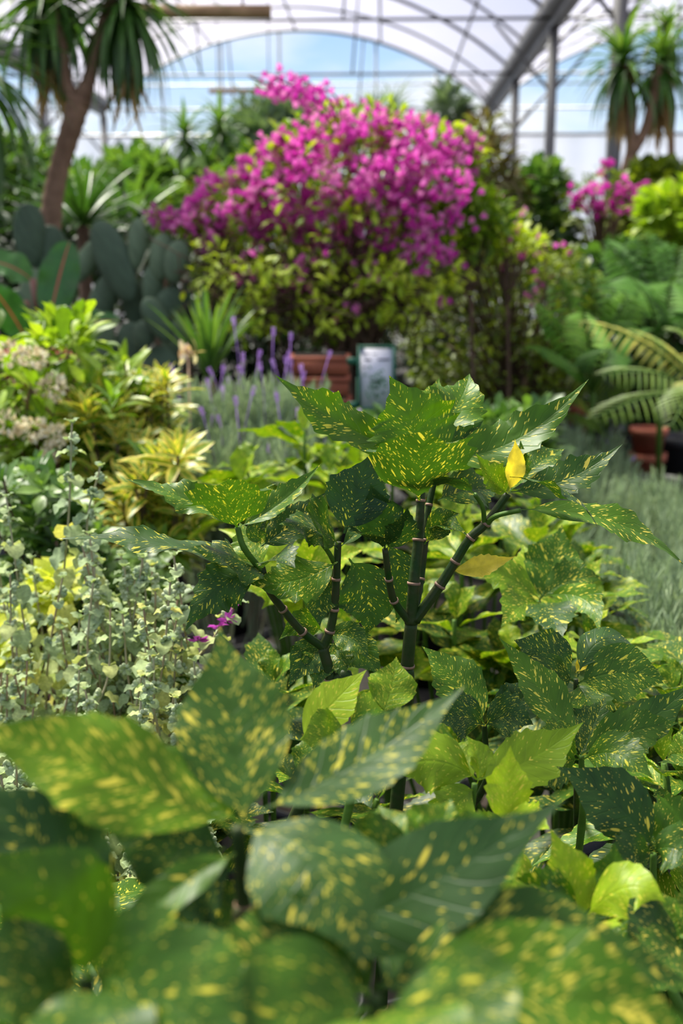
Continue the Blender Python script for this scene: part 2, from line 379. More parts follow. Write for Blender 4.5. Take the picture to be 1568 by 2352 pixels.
# side walls of film, far to the left and right
for nm, x in (('wall_left', x0), ('wall_right', x1)):
    mb = MB(); V = [G(x, v, z) for z in (.02, HZ) for v in np.linspace(V0, V1, 20)]; mb.add(V, grid(1, 19)); struct(mb.build(nm, m_curt))
# open-air ground edge beyond: a low hedge-green bank far behind the gable
# wooden hoist bars hanging on wires
def hbar(xa, xb, y, d, th, label):
    a, b = at(xa, y, d), at(xb, y, d); t = thing('hanging_wooden_bar', label, 'wooden bar', (a + b) / 2)
    mb = MB(); box(mb, (a + b) / 2, (b[0] - a[0], th, th)); o = mb.build('bar', m_wood, t, smooth=False)
    for q in (.12, .8):
        p = a + (b - a) * q; mb = MB(); tube(mb, [p, (p[0], p[1], HZ + .25)], .006, 5); mb.build('wire', m_steel, t)
hbar(300, 622, 27, 5.6, .05, 'thick wooden bar hanging high beside the leafy head of the left yucca')
hbar(480, 652, 209, 12.5, .045, 'thin wooden bar hanging against the blue gable opening above the pink flowers')

# ------------------------------------------------------------------ spotted laurels, the sharp plant first
UPV = np.array((0, 0, 1.)); CAMV = np.array((0, -1, .25))
def hz(tilt, side=0.): return nrm(np.array((side, -tilt, 1.)))     # face direction: 0 straight up, large = towards the camera
def pot(parent, c, rad, h, mat=None, soil=True):
    mat = mat or m_black; mb = MB(); x, y, z = c
    lathe(mb, c, [(.001, .004), (rad * .74, .004), (rad * .76, 0), (rad * .95, h * .86), (rad * 1.04, h * .87), (rad * 1.06, h), (rad * .97, h), (rad * .93, h * .88), (rad * .9, h * .86)])
    mb.build('pot', mat, parent)
    if soil:
        mb = MB(); lathe(mb, (x, y, z + h * .84), [(.001, .01), (rad * .5, .012), (rad * .92, 0), (rad * .93, -.01)]); mb.build('soil', m_soil, parent)
HERO_P = []
def HL(par, b, t, W, H, bend=(0, -20, 0), r=None, mat=None, mb=None, label=None, fold=.3, **k):
    P0, P2 = at(*b), at(*t); mid = (np.array(b, float) + np.array(t, float)) / 2 + np.array(bend, float); P1 = at(*(2 * mid - (np.array(b, float) + np.array(t, float)) / 2))
    own = mb is None
    if own: mb = MB()
    r = r or (R.uniform(.3, .6), R.uniform(.3, .8), R.rand())
    leaf(mb, P0, P1, P2, W * (.76 if par in HERO_P else .95), H, r=r, fold=fold, **k)
    if own: return mb.build('leaf', mat or m_auc, par, label=label)
def stemtube(par, pts, rad, mat, name='stem', label=None, scars=True):
    mb = MB(); P = smooth_path([at(*p) if len(p) == 3 and p[1] > 20 else p for p in pts], 10)
    k = len(P); rr = np.interp(np.linspace(0, 1, len(rad)) if hasattr(rad, '__len__') else [0, 1], np.linspace(0, 1, 2), [0, 1]) if False else None
    ra = np.interp(np.linspace(0, 1, k), np.linspace(0, 1, len(rad)), rad) * (.78 if rad[0] > .0035 else .9)
    ra = ra * (1 + .10 * (np.abs((np.arange(k) % 10) - 0) < 1)); tube(mb, P, ra, 10)
    o = mb.build(name, mat, par, label=label)
    if scars and len(pts) > 2:
        for i in range(1, len(pts) - 1):
            j = min(i * 10, k - 2); mb = MB(); d = nrm(P[j + 1] - P[j]); tube(mb, [P[j] - d * .0012, P[j] + d * .0012], ra[j] * 1.09, 10); mb.build('leaf_scar', m_node, o)
    return o
# -- central plant
base = at(930, 1640, 1.0); gp = tuple(freeg((base[0] - .02, base[1] + .03, 0), .09))
cp = thing('spotted_laurel', 'tallest spotted laurel, in sharp focus, with dark forked stem and broad toothed leaves', 'shrub', gp)
HERO_P.append(cp); pot(cp, gp, .09, .2)
D = 1.02
stemtube(cp, [tuple(np.array(gp) + (0, 0, .2)), tuple(np.array(gp) + (.0, 0, .5)), (930, 1640, 1.0), (935, 1530, 1.0), (944, 1432, 1.0)], [.010, .009, .0085, .0078, .0075], m_auc_stem)
stemtube(cp, [(944, 1432, 1.0), (950, 1340, 1.0), (960, 1240, 1.01), (966, 1150, 1.02), (968, 1060, 1.03)], [.0075, .0068, .006, .005, .0045], m_auc_stem)
stemtube(cp, [(948, 1425, 1.01), (965, 1330, 1.03), (976, 1240, 1.04), (985, 1160, 1.05), (1010, 1050, 1.07)], [.0055, .005, .0045, .004, .004], m_auc_stem)
stemtube(cp, [(940, 1428, 1.0), (905, 1380, .99), (893, 1330, .98), (884, 1262, .97)], [.005, .0046, .0042, .0036], m_auc_stem)
stemtube(cp, [(952, 1425, 1.0), (1010, 1345, 1.0), (1045, 1290, 1.0), (1080, 1235, 1.0), (1115, 1203, 1.0), (1166, 1134, 1.0)], [.0065, .006, .0055, .0052, .005, .0042], m_auc_stem)
stemtube(cp, [(1114, 1206, 1.0), (1140, 1185, .99), (1195, 1172, .98)], [.0028, .0026, .0024], m_auc_green, 'petiole', scars=False)
stemtube(cp, [(1112, 1204, 1.0), (1108, 1165, .99), (1090, 1135, .98)], [.0026, .0024, .0022], m_auc_green, 'petiole', scars=False)
W = .062
# top whorl
HL(cp, (958, 1042, 1.04), (1078, 858, 1.13), .075, (-.1, -1, .5), (25, -10, 0), (.42, .8, .2), wave=.2)
HL(cp, (960, 1042, 1.04), (1008, 868, 1.12), .070, (.2, -1, .5), (0, 0, 0), (.55, .7, .5), wave=.2)
HL(cp, (950, 1050, 1.03), (632, 861, .99), .060, (.1, -1.0, .75), (-15, 12, 0), (.45, 1.0, .3), wave=.25, teeth=.9)
HL(cp, (985, 1050, 1.02), (1352, 870, 1.04), .068, (-.25, -.75, .65), (5, 55, 0), (.36, .45, .7), wave=.2, teeth=.9, fold=.3)
HL(cp, (990, 1062, 1.05), (1150, 1008, 1.10), .055, (0, -.5, 1), (0, -20, 0), (.5, .9, .8), wave=.2)
HL(cp, (962, 1075, .99), (893, 862, 1.0), .105, (.05, -1, .25), (20, 10, 0), (.50, .45, .1), wave=.10, teeth=1.0, fold=.18)
HL(cp, (962, 1150, 1.00), (985, 985, .90), .125, (0, .35, 1), (-12, -5, -.02), (.22, .75, .6), wave=.18, teeth=.9, fold=.32)
HL(cp, (975, 1065, 1.04), (1110, 965, 1.06), .05, (0, -1, .4), (0, 10, 0), (.15, .4, .8))
# right branch whorl
HL(cp, (1168, 1130, 1.01), (1430, 1019, 1.03), .052, (-.35, -.9, .8), (5, 25, 0), (.18, .65, .9), wave=.12, fold=.25)
HL(cp, (1170, 1125, 1.04), (1298, 1030, 1.10), .055, (-.1, -.6, .8), (0, -12, 0), (.25, .8, .4), wave=.2)
HL(cp, (1166, 1134, 1.0), (1092, 1040, .99), .040, (.6, -1, .3), (0, 10, 0), (.6, .4, .5), fold=.5)
HL(cp, (1168, 1130, .99), (1182, 1008, 1.0), .030, (.5, -1, .2), (6, 0, 0), None, m_auc_y, label='small upright leaf blotched bright yellow', fold=.3, teeth=.2)
HL(cp, (1170, 1130, 1.0), (1195, 1010, 1.02), .034, (-.6, -1, .3), (10, 5, 0), (.5, .5, .5), fold=.4)
HL(cp, (1170, 1095, .99), (1372, 1212, .93), .050, (.1, .5, 1), (30, -25, 0), (.12, .55, .3), fold=-.2, wave=.2)
HL(cp, (1190, 1171, .98), (1572, 1300, .97), .056, (.12, -.45, 1), (25, -38, 0), (.42, 1.0, .75), fold=.15, wave=.15)
HL(cp, (1090, 1135, .98), (985, 1108, .94), .042, (0, .4, 1), (-5, -25, 0), (.1, .2, .3), fold=-.3)
# middle leaves under the whorl
HL(cp, (884, 1262, .97), (850, 1112, .96), .062, (-.1, -1, -.25), (5, 0, 0), (.05, .15, .3), fold=.25, teeth=.3)
HL(cp, (886, 1262, .97), (935, 1165, .95), .040, (.3, -1, .1), (10, 0, 0), (.08, .3, .6))
HL(cp, (884, 1262, .97), (800, 1230, .93), .045, (0, 0, 1), (0, -15, 0), (.02, .2, .6))
HL(cp, (888, 1245, 1.05), (908, 1432, 1.04), .056, (.1, -1, .2), (25, 0, 0), (.06, .5, .1), fold=.15, teeth=.4)
HL(cp, (975, 1250, 1.0), (1056, 1180, .98), .036, (0, -1, .6), (0, -15, 0), (.2, 1, .4), teeth=.3)
HL(cp, (975, 1215, 1.0), (1075, 1232, .98), .030, (0, -.3, 1), (0, -18, 0), (.2, .8, .4), teeth=.3)
HL(cp, (1005, 1150, 1.04), (1150, 1130, 1.10), .06, (0, -.8, .6), (0, -15, 0), (.2, .8, .4))
HL(cp, (1035, 1312, 1.0), (1184, 1278, .98), .028, (.1, -.9, .6), (0, 5, 0), None, m_auc_y, label='leaf turned plain yellow', teeth=.7)
# -- left companion
gp2 = at(770, 1640, .98); gp2 = tuple(freeg((gp2[0] - .06, gp2[1] + .05, 0), .09))
lp = thing('spotted_laurel', 'spotted laurel just left of the tallest one, two thin dark stems, one long low leaf', 'shrub', gp2)
HERO_P.append(lp); pot(lp, gp2, .09, .2)
stemtube(lp, [tuple(np.array(gp2) + (0, 0, .2)), tuple(np.array(gp2) + (.01, 0, .45)), (775, 1640, .98), (760, 1560, .98), (741, 1487, .98)], [.009, .008, .0072, .0068, .006], m_auc_stem)
stemtube(lp, [(741, 1487, .98), (757, 1450, .98), (767, 1400, .98), (772, 1330, .98), (776, 1245, .98)], [.0056, .0053, .005, .0048, .0042], m_auc_stem)
stemtube(lp, [(741, 1487, .98), (695, 1452, .97), (650, 1400, .96), (615, 1350, .95), (600, 1300, .95)], [.0052, .0048, .0046, .0044, .004], m_auc_stem)
stemtube(lp, [(600, 1310, .95), (560, 1258, .94), (545, 1210, .94)], [.0034, .003, .0028], m_auc_green, 'petiole', scars=False)
stemtube(lp, [(766, 1290, .98), (755, 1270, .97), (740, 1250, .96)], [.0026, .0024, .0022], m_auc_green, 'petiole', scars=False)
# upper left spray
HL(lp, (545, 1215, .94), (525, 1098, .88), .095, (-.1, .3, 1), (-5, -5, 0), (.30, .7, .3), fold=.3, wave=.2)
HL(lp, (545, 1208, .94), (288, 1100, .95), .045, (.1, -.5, 1), (10, -8, 0), (.40, .7, .3), fold=.2, wave=.3)
HL(lp, (548, 1210, .95), (738, 1064, .97), .040, (-.5, -.9, .8), (0, 18, 0), (.42, .6, .3), fold=.5, wave=.1)
HL(lp, (600, 1305, .96), (550, 1200, 1.0), .05, (.1, -1, .4), (0, 0, 0), (.55, 1, .3))
# long low leaf to the left
HL(lp, (600, 1310, .95), (130, 1238, .93), .050, (0, -.22, 1), (0, -28, 0), (.14, .8, .2), fold=.1, wave=.25)
HL(lp, (620, 1330, .95), (430, 1258, .90), .070, (0, -.45, 1), (10, -12, 0), (.13, .7, .7), fold=-.15, wave=.2)
HL(lp, (605, 1315, .95), (425, 1450, .93), .060, (-.2, -.9, .4), (-10, -35, 0), (.14, .5, .3), fold=-.2, wave=.2)
HL(lp, (600, 1310, .95), (678, 1305, .90), .050, (0, -.5, 1), (0, -25, 0), (.10, .4, .3))
HL(lp, (600, 1255, .97), (752, 1128, 1.0), .046, (-.5, -1, .1), (-5, 10, 0), (.10, .55, .9), fold=.15)
HL(lp, (775, 1262, .97), (640, 1205, .94), .052, (.0, -.6, 1), (0, -25, 0), (.22, .6, .7), fold=-.2)
HL(lp, (776, 1250, .97), (700, 1170, .92), .065, (.3, -.7, .7), (-8, -10, 0), (.26, .4, .7), fold=.2)
HL(lp, (600, 1250, .97), (618, 1190, .97), .028, (0, -1, .5), (-18, 0, 0), (.12, .6, .7), teeth=0)
HL(lp, (790, 1225, .96), (850, 1043, .97), .075, (.05, -1, .55), (0, 0, 0), (.02, .25, .2), fold=.12, wave=.04, teeth=.5)
HL(lp, (776, 1260, .98), (886, 1080, 1.0), .040, (-1, -.9, .1), (22, 8, 0), (.2, .4, .4), fold=.4)
HL(lp, (775, 1290, .97), (570, 1340, .93), .062, (.1, -.75, .8), (5, 18, 0), (.40, 1.0, .6), fold=.05, wave=.15)
HL(lp, (800, 1282, 1.03), (838, 1460, 1.02), .080, (0, -1, .1), (25, 0, 0), (.10, .5, .4), fold=.1, teeth=.4, wave=.05)
HL(lp, (770, 1300, .99), (735, 1440, .97), .045, (-.1, -1, .1), (-15, 0, 0), (.15, .8, .4), fold=.1, teeth=.3)
for (x0, y0), (x1, y1), ww, rr in (((745, 1500), (720, 1590), .05, (.28, 1, .5)), ((750, 1505), (790, 1570), .04, (.3, 1, .9)), ((745, 1490), (660, 1580), .05, (.12, .6, .4)), ((755, 1480), (880, 1560), .05, (.3, 1, .2)), ((750, 1460), (850, 1520), .04, (.25, .9, .3)), ((740, 1450), (640, 1470), .04, (.4, .7, .3))):
    HL(lp, (x0, y0, 1.0), (x1, y1, .97), ww, (0, -1, .5), (5, -25, 0), rr, teeth=.4)

# -- blurred plant nearest the lens
q = at(545, 2200, .47); gf = tuple(freeg((q[0], q[1] + .03, 0), .08))
fp = thing('spotted_laurel', 'blurred spotted laurel closest to the lens at lower left centre, one leaf standing upright', 'shrub', gf)
pot(fp, gf, .08, .2)
stemtube(fp, [tuple(np.array(gf) + (0, 0, .2)), tuple(np.array(gf) + (0, 0, .6)), (555, 2250, .47), (560, 2080, .47), (545, 1900, .47)], [.009, .008, .0065, .005, .004], m_auc_stem)
f = lambda *a, **k: HL(fp, *a, **k)
f((560, 1900, .49), (503, 1440, .56), .062, (.05, -1, .55), (5, 0, 0), (.22, 1.0, .5), fold=.15, teeth=.3, wave=.06)
f((600, 1860, .49), (1068, 1575, .56), .046, (-.2, -.7, 1), (5, 25, 0), (.12, .75, .2), fold=.15, teeth=.3, wave=.05)
f((530, 1900, .475), (-90, 1665, .455), .058, (.25, -.7, 1), (10, -15, 0), (.55, 1.7, .4), fold=.1, teeth=.4)
f((560, 1905, .46), (840, 2240, .40), .070, (.35, -.55, 1), (35, -70, 0), (.10, .50, .5), fold=-.1, teeth=.2, wave=.04)
f((640, 2190, .45), (1300, 1832, .46), .055, (-.30, -.8, .9), (10, 22, 0), (.05, .28, .6), fold=.12, teeth=.1, wave=.05)
f((540, 1960, .46), (215, 2210, .42), .022, (.4, -.3, 1), (15, -32, 0), (.35, .1, .6), fold=.4, teeth=.1)
f((520, 1950, .50), (235, 1890, .50), .050, (.3, -.9, .6), (0, 10, 0), (.12, .35, .6), fold=.1, teeth=.2)
f((540, 2000, .52), (330, 2110, .50), .050, (.2, -.9, .6), (0, -30, 0), (.06, .3, .2), fold=.1, teeth=.2)
f((545, 2020, .52), (430, 2200, .52), .045, (.1, -.9, .6), (-10, -20, 0), (.1, .5, .2), fold=.1, teeth=.2)
f((550, 1890, .53), (330, 1700, .56), .04, (.3, -.9, .6), (0, 0, 0), (.5, .5, .2), fold=.1, teeth=.2)
# -- plant filling the lower left corner
q = at(60, 2330, .42); gc = tuple(freeg((q[0], q[1] + .02, 0), .08))
c1 = thing('spotted_laurel', 'out-of-focus spotted laurel cut off by the lower left corner of the picture', 'shrub', gc)
pot(c1, gc, .08, .2)
stemtube(c1, [tuple(np.array(gc) + (0, 0, .2)), tuple(np.array(gc) + (0, 0, .5)), (120, 2500, .42), (190, 2330, .42), (200, 2240, .42)], [.009, .008, .0065, .005, .004], m_auc_stem)
f = lambda *a, **k: HL(c1, *a, **k)
f((190, 2210, .44), (-70, 1800, .47), .060, (.4, -1, .6), (45, -40, 0), (.08, .45, .5), fold=.1, teeth=.2)
f((200, 2250, .41), (-60, 1960, .40), .055, (.3, -1, .5), (55, -20, 0), (.36, .15, .5), fold=-.1, teeth=.2)
f((210, 2250, .40), (430, 2330, .36), .060, (-.1, -.9, .7), (0, -40, 0), (.24, .3, .5), fold=.1, teeth=.2)
f((190, 2260, .40), (-80, 2330, .36), .055, (.1, -.9, .7), (0, -30, 0), (.2, .5, .5), fold=.1, teeth=.2)
f((220, 2230, .45), (460, 2120, .47), .050, (-.3, -.8, .7), (0, 10, 0), (.15, .4, .3), fold=.1, teeth=.2)
f((250, 2270, .38), (160, 2480, .32), .050, (0, -.8, .7), (0, -20, 0), (.15, .4, .3), fold=.1, teeth=.2)
f((250, 2250, .38), (560, 2480, .33), .065, (-.2, -.8, .7), (20, -40, 0), (.22, .3, .3), fold=.1, teeth=.2)
# -- plant filling the bottom edge, centre to right
q = at(900, 2420, .40); gr = tuple(freeg((q[0], q[1] + .02, 0), .08))
c2 = thing('spotted_laurel', 'out-of-focus spotted laurel along the bottom edge right of centre, leaves thick with yellow blotches', 'shrub', gr)
pot(c2, gr, .08, .2)
stemtube(c2, [tuple(np.array(gr) + (0, 0, .2)), tuple(np.array(gr) + (0, 0, .5)), (900, 2600, .40), (860, 2400, .40), (860, 2290, .40)], [.009, .008, .0065, .005, .004], m_auc_stem)
f = lambda *a, **k: HL(c2, *a, **k)
f((860, 2270, .42), (1590, 2260, .44), .060, (0, -.75, 1), (0, -75, 0), (.22, 1.2, .6), fold=.1, teeth=.2)
f((870, 2330, .38), (1640, 2400, .36), .062, (0, -.75, .9), (0, -75, 0), (.42, 1.7, .6), fold=.1, teeth=.2)
f((850, 2290, .40), (430, 2200, .40), .062, (.1, -.8, .9), (0, -25, 0), (.36, .6, .9), fold=.1, teeth=.2)
f((850, 2320, .37), (500, 2420, .34), .060, (.1, -.8, .9), (0, -40, 0), (.3, .4, .1), fold=.1, teeth=.2)
f((870, 2330, .36), (900, 2520, .30), .060, (0, -.6, 1), (20, -40, 0), (.4, .8, .6), fold=.1, teeth=.2)
f((870, 2280, .44), (1080, 2150, .48), .045, (-.3, -.8, .8), (0, -10, 0), (.1, .4, .2), fold=.1, teeth=.2)
f((870, 2330, .36), (1180, 2480, .32), .060, (-.2, -.7, 1), (30, -50, 0), (.25, .5, .2), fold=.1, teeth=.2)
f((860, 2290, .43), (640, 2110, .47), .045, (.3, -.8, .8), (0, -10, 0), (.3, .5, .2), fold=.1, teeth=.2)
# -- second plant just behind the near one
q = at(960, 2050, .56); gs = tuple(freeg((q[0], q[1] + .03, 0), .08))
c3 = thing('spotted_laurel', 'bright green yellow-dotted laurel tuft half hidden right behind the blurred upright leaf', 'shrub', gs)
pot(c3, gs, .08, .2)
stemtube(c3, [tuple(np.array(gs) + (0, 0, .2)), tuple(np.array(gs) + (0, 0, .5)), (960, 2150, .56), (955, 2050, .56), (950, 1985, .56)], [.008, .007, .006, .005, .004], m_auc_stem)
f = lambda *a, **k: HL(c3, *a, **k)
f((950, 1990, .56), (870, 1850, .60), .044, (.1, -1, .6), (-10, 0, 0), (.42, .75, .8), teeth=.3)
f((950, 1985, .56), (1035, 1835, .60), .045, (-.1, -1, .6), (10, 0, 0), (.48, .8, .4), teeth=.3)
f((955, 1990, .56), (1240, 1905, .60), .050, (-.2, -.9, .8), (0, 10, 0), (.5, .5, .4), teeth=.3)
f((950, 1990, .55), (760, 1960, .54), .044, (.1, -.9, .8), (0, -20, 0), (.3, .6, .4), teeth=.3)
f((955, 2000, .54), (1160, 2060, .52), .045, (-.2, -.9, .8), (0, -20, 0), (.5, .4, .4), teeth=.3)

# ------------------------------------------------------------------ laurels behind and to the right, leaf by leaf where they show
def laurel_base(x, y, d, label, h=.2, rad=.08):
    q = at(x, y, d); g = tuple(freeg((q[0], q[1] + .02, 0), rad)); t = thing('spotted_laurel', label, 'shrub', g); pot(t, g, rad, h); return t, g
m_young = m_auc
# bright young shoot in the right middle
t, g = laurel_base(1090, 1900, .80, 'spotted laurel shoot with plain bright green fresh leaves right of the upright blurred leaf')
stemtube(t, [tuple(np.array(g) + (0, 0, .2)), tuple(np.array(g) + (0, 0, .55)), (1085, 2000, .8), (1080, 1900, .8), (1090, 1800, .8)], [.0065, .0052, .0042, .0036, .003], m_auc_green, scars=False)
f = lambda *a, **k: HL(t, *a, **k)
f((1095, 1790, .80), (1340, 1658, .84), .050, (-.1, -.85, .8), (0, 20, 0), (.70, .10, .5), fold=.2, teeth=.6, wave=.06)
f((1095, 1790, .80), (893, 1785, .80), .052, (.2, -1, .7), (-5, -40, 0), (.70, .25, .5), fold=-.15, teeth=.6)
f((1095, 1800, .80), (1070, 1690, .82), .036, (.9, -1, .2), (15, 0, 0), (.72, .2, .5), fold=.4, teeth=.5)
f((1092, 1810, .80), (1000, 1960, .76), .04, (.2, -1, .5), (-10, -20, 0), (.62, .3, .5), fold=.2)
f((1095, 1790, .82), (1010, 1700, .86), .04, (.2, -1, .6), (-10, -5, 0), (.7, .3, .5), fold=.2)
# yellow-green upright leaf with its tuft
t, g = laurel_base(1170, 2100, .74, 'spotted laurel topped by one upright pale yellow-green pointed leaf')
stemtube(t, [tuple(np.array(g) + (0, 0, .2)), tuple(np.array(g) + (0, 0, .5)), (1165, 2100, .74), (1168, 1960, .74), (1168, 1905, .74)], [.0065, .0052, .0042, .0036, .003], m_auc_green, scars=False)
f = lambda *a, **k: HL(t, *a, **k)
f((1168, 1910, .74), (1172, 1712, .76), .036, (0, -1, .35), (-4, 0, 0), (1, .8, .5), fold=.25, teeth=.7, wave=.08)
f((1168, 1910, .74), (1262, 1905, .70), .034, (0, -1, .8), (0, -15, 0), (.8, .6, .5), fold=.2)
f((1168, 1915, .74), (1080, 1940, .71), .034, (0, -1, .8), (0, -15, 0), (.6, .5, .5), fold=.2)
f((1168, 1925, .74), (1150, 2080, .70), .036, (.3, -1, .3), (10, -10, 0), (.85, .6, .5), fold=.2)
# blue-green broad leaf at right
t, g = laurel_base(1500, 2080, .78, 'spotted laurel at the right with a broad dull blue-green leaf pointing up left')
stemtube(t, [tuple(np.array(g) + (0, 0, .2)), tuple(np.array(g) + (0, 0, .5)), (1505, 2150, .78), (1500, 2040, .78), (1500, 1960, .78)], [.0065, .0052, .0042, .0036, .003], m_auc_green, scars=False)
f = lambda *a, **k: HL(t, *a, **k)
f((1502, 1950, .78), (1276, 1760, .80), .056, (-.2, -1, .9), (20, -12, 0), (.10, .50, .8), fold=.15, teeth=.3, wave=.05)
f((1500, 1950, .78), (1620, 1850, .80), .05, (0, -1, .8), (0, -10, 0), (.45, .3, .8), fold=.2)
f((1500, 1955, .77), (1610, 2010, .74), .045, (0, -1, .8), (0, -30, 0), (.2, .4, .8), fold=.2)
f((1500, 1960, .77), (1390, 2020, .74), .04, (0, -1, .5), (0, -20, 0), (.12, .3, .8), fold=.2)
f((1502, 1950, .80), (1480, 1830, .83), .04, (0, -1, .5), (0, 0, 0), (.25, .7, .8), fold=.2)
# lower right tuft
t, g = laurel_base(1345, 2260, .66, 'spotted laurel low at right with shiny light green folded leaves beside a dark gap')
stemtube(t, [tuple(np.array(g) + (0, 0, .2)), tuple(np.array(g) + (0, 0, .5)), (1345, 2260, .66), (1350, 2180, .66), (1340, 2120, .66)], [.0065, .0052, .0042, .0036, .003], m_auc_green, scars=False)
f = lambda *a, **k: HL(t, *a, **k)
f((1338, 2118, .66), (1264, 1903, .68), .040, (.25, -1, .4), (5, 5, 0), (.82, .7, .3), fold=.2, teeth=.4)
f((1342, 2118, .66), (1410, 1935, .68), .040, (-.5, -1, .4), (20, 5, 0), (.35, .1, .3), fold=.2, teeth=.3)
f((1342, 2110, .65), (1530, 2075, .63), .042, (-.1, -.6, 1), (5, -55, 0), (.80, .6, .3), fold=-.15, teeth=.3)
f((1340, 2120, .64), (1375, 2150, .57), .035, (-.1, -.8, .8), (0, -10, 0), (.75, .5, .3), fold=.2)
f((1338, 2120, .66), (1165, 2025, .66), .034, (.1, -1, .6), (0, -22, 0), (.5, .7, .3), fold=.2)
f((1345, 2125, .67), (1460, 2190, .64), .04, (.1, -1, .6), (10, -32, 0), (.45, .5, .3), fold=.2)
f((1335, 2125, .66), (1195, 2110, .62), .04, (.1, -.9, .8), (0, -20, 0), (.12, .3, .3), fold=.2)
f((1335, 2125, .65), (1040, 2130, .60), .038, (.1, -.9, .8), (0, -35, 0), (.7, .5, .3), fold=.1)
t, g = laurel_base(1545, 2240, .64, 'spotted laurel in the lower right corner with glossy grey-green leaf flecked white')
f = lambda *a, **k: HL(t, *a, **k)
stemtube(t, [tuple(np.array(g) + (0, 0, .2)), tuple(np.array(g) + (0, 0, .5)), (1545, 2280, .64), (1560, 2200, .64), (1570, 2150, .64)], [.0065, .0052, .0042, .0036, .003], m_auc_green, scars=False)
f((1565, 2160, .64), (1430, 2190, .60), .05, (.1, -.9, .8), (0, -30, 0), (.12, .7, .9), fold=.1, teeth=.3)
f((1565, 2160, .64), (1520, 2050, .66), .04, (.1, -.9, .8), (0, 0, 0), (.4, .5, .9), fold=.2)
f((1565, 2150, .64), (1640, 2060, .66), .04, (-.1, -.9, .8), (0, 0, 0), (.5, .5, .9), fold=.2)
f((1565, 2170, .62), (1480, 2290, .56), .045, (.1, -.9, .8), (0, -20, 0), (.3, .6, .9), fold=.2)
# right: long leaf to the frame edge and the heavily flecked broad leaf
t, g = laurel_base(1335, 1860, .92, 'spotted laurel with a long narrow leaf reaching the right edge beside the lavender')
stemtube(t, [tuple(np.array(g) + (0, 0, .2)), tuple(np.array(g) + (0, 0, .5)), (1335, 1900, .9), (1335, 1800, .9), (1335, 1735, .9)], [.0065, .0052, .0042, .0036, .003], m_auc_green, scars=False)
f = lambda *a, **k: HL(t, *a, **k)
f((1335, 1735, .90), (1600, 1560, .94), .042, (-.3, -1, .7), (5, 18, 0), (.20, .55, .3), fold=.15, teeth=.3)
f((1325, 1730, .90), (1145, 1464, .96), .046, (.5, -1, .5), (12, -5, 0), (.38, .75, .6), fold=.2, teeth=.4)
f((1330, 1735, .90), (1560, 1660, .90), .046, (-.1, -.9, .8), (0, -15, 0), (.35, .7, .6), fold=.2)
f((1330, 1740, .89), (1225, 1700, .87), .04, (.1, -.9, .8), (0, -20, 0), (.4, .8, .1), fold=.2)
f((1338, 1745, .89), (1500, 1790, .84), .044, (.1, -.9, .8), (0, -35, 0), (.3, .8, .1), fold=.2)
f((1330, 1745, .88), (1190, 1820, .82), .042, (.2, -1, .5), (0, -25, 0), (.3, .8, .4), fold=.2)
f((1330, 1740, .92), (1390, 1600, .96), .045, (-.3, -1, .5), (0, 0, 0), (.15, .9, .4), fold=.2)
t, g = laurel_base(1325, 1760, 1.02, 'spotted laurel with a broad rounded leaf heavily flecked yellow near the grey lavender')
stemtube(t, [tuple(np.array(g) + (0, 0, .2)), tuple(np.array(g) + (0, 0, .5)), (1325, 1760, 1.0), (1322, 1650, 1.0), (1322, 1560, 1.0)], [.0065, .0052, .0042, .0036, .003], m_auc_stem)
f = lambda *a, **k: HL(t, *a, **k)
f((1326, 1570, 1.0), (1535, 1570, .98), .062, (0, -1, .75), (0, -25, 0), (.30, 1, .3), fold=.1, teeth=.1, wave=.04)
f((1326, 1555, 1.0), (1500, 1530, 1.04), .045, (0, -.5, 1), (-20, -75, 0), (.1, .4, .3), fold=-.2, teeth=.1)
f((1318, 1565, 1.0), (1180, 1470, 1.0), .060, (.1, -1, .6), (0, -10, 0), (.12, 1, .3), fold=.1, teeth=.2)
f((1318, 1565, 1.0), (1190, 1600, .96), .050, (.2, -1, .5), (0, -25, 0), (.2, .9, .3), fold=.1, teeth=.3)
f((1322, 1545, 1.01), (1350, 1500, 1.03), .014, (0, -1, .4), (0, 0, 0), None, m_auc_y, label='small yellow leaf', teeth=0)
f((1322, 1570, 1.0), (1340, 1700, .94), .05, (.1, -1, .6), (20, -10, 0), (.3, .8, .3), fold=.2)
# bright leaves just left of the middle
t, g = laurel_base(800, 1760, .80, 'spotted laurel low in the centre with one smooth lime leaf and one densely speckled leaf')
stemtube(t, [tuple(np.array(g) + (0, 0, .2)), tuple(np.array(g) + (0, 0, .5)), (800, 1860, .8), (800, 1760, .8), (800, 1700, .8)], [.0065, .0052, .0042, .0036, .003], m_auc_green, scars=False)
f = lambda *a, **k: HL(t, *a, **k)
f((690, 1700, .80), (842, 1538, .83), .040, (-.4, -1, .6), (-5, 0, 0), (.88, .45, .3), fold=.1, teeth=.3, wave=.04)
f((880, 1640, .82), (910, 1508, .85), .042, (0, -1, .5), (5, 0, 0), (.62, 1.0, .2), fold=.1, teeth=.3)
f((800, 1690, .80), (935, 1600, .84), .040, (-.2, -1, .6), (0, -10, 0), (.6, 1.0, .2), fold=.1, teeth=.3)
f((800, 1700, .80), (900, 1720, .78), .045, (-.1, -1, .6), (0, -20, 0), (.5, .6, .2), fold=.1, teeth=.3)
f((795, 1705, .80), (690, 1700, .78), .045, (.1, -1, .6), (0, -10, 0), (.6, .7, .2), fold=.1, teeth=.3)
t, g = laurel_base(1110, 1760, .92, 'spotted laurel with dark bronze-speckled leaf rising right of the tallest stem foot')
stemtube(t, [tuple(np.array(g) + (0, 0, .2)), tuple(np.array(g) + (0, 0, .5)), (1115, 1800, .92), (1115, 1720, .92), (1112, 1665, .92)], [.0065, .0052, .0042, .0036, .003], m_auc_stem, scars=False)
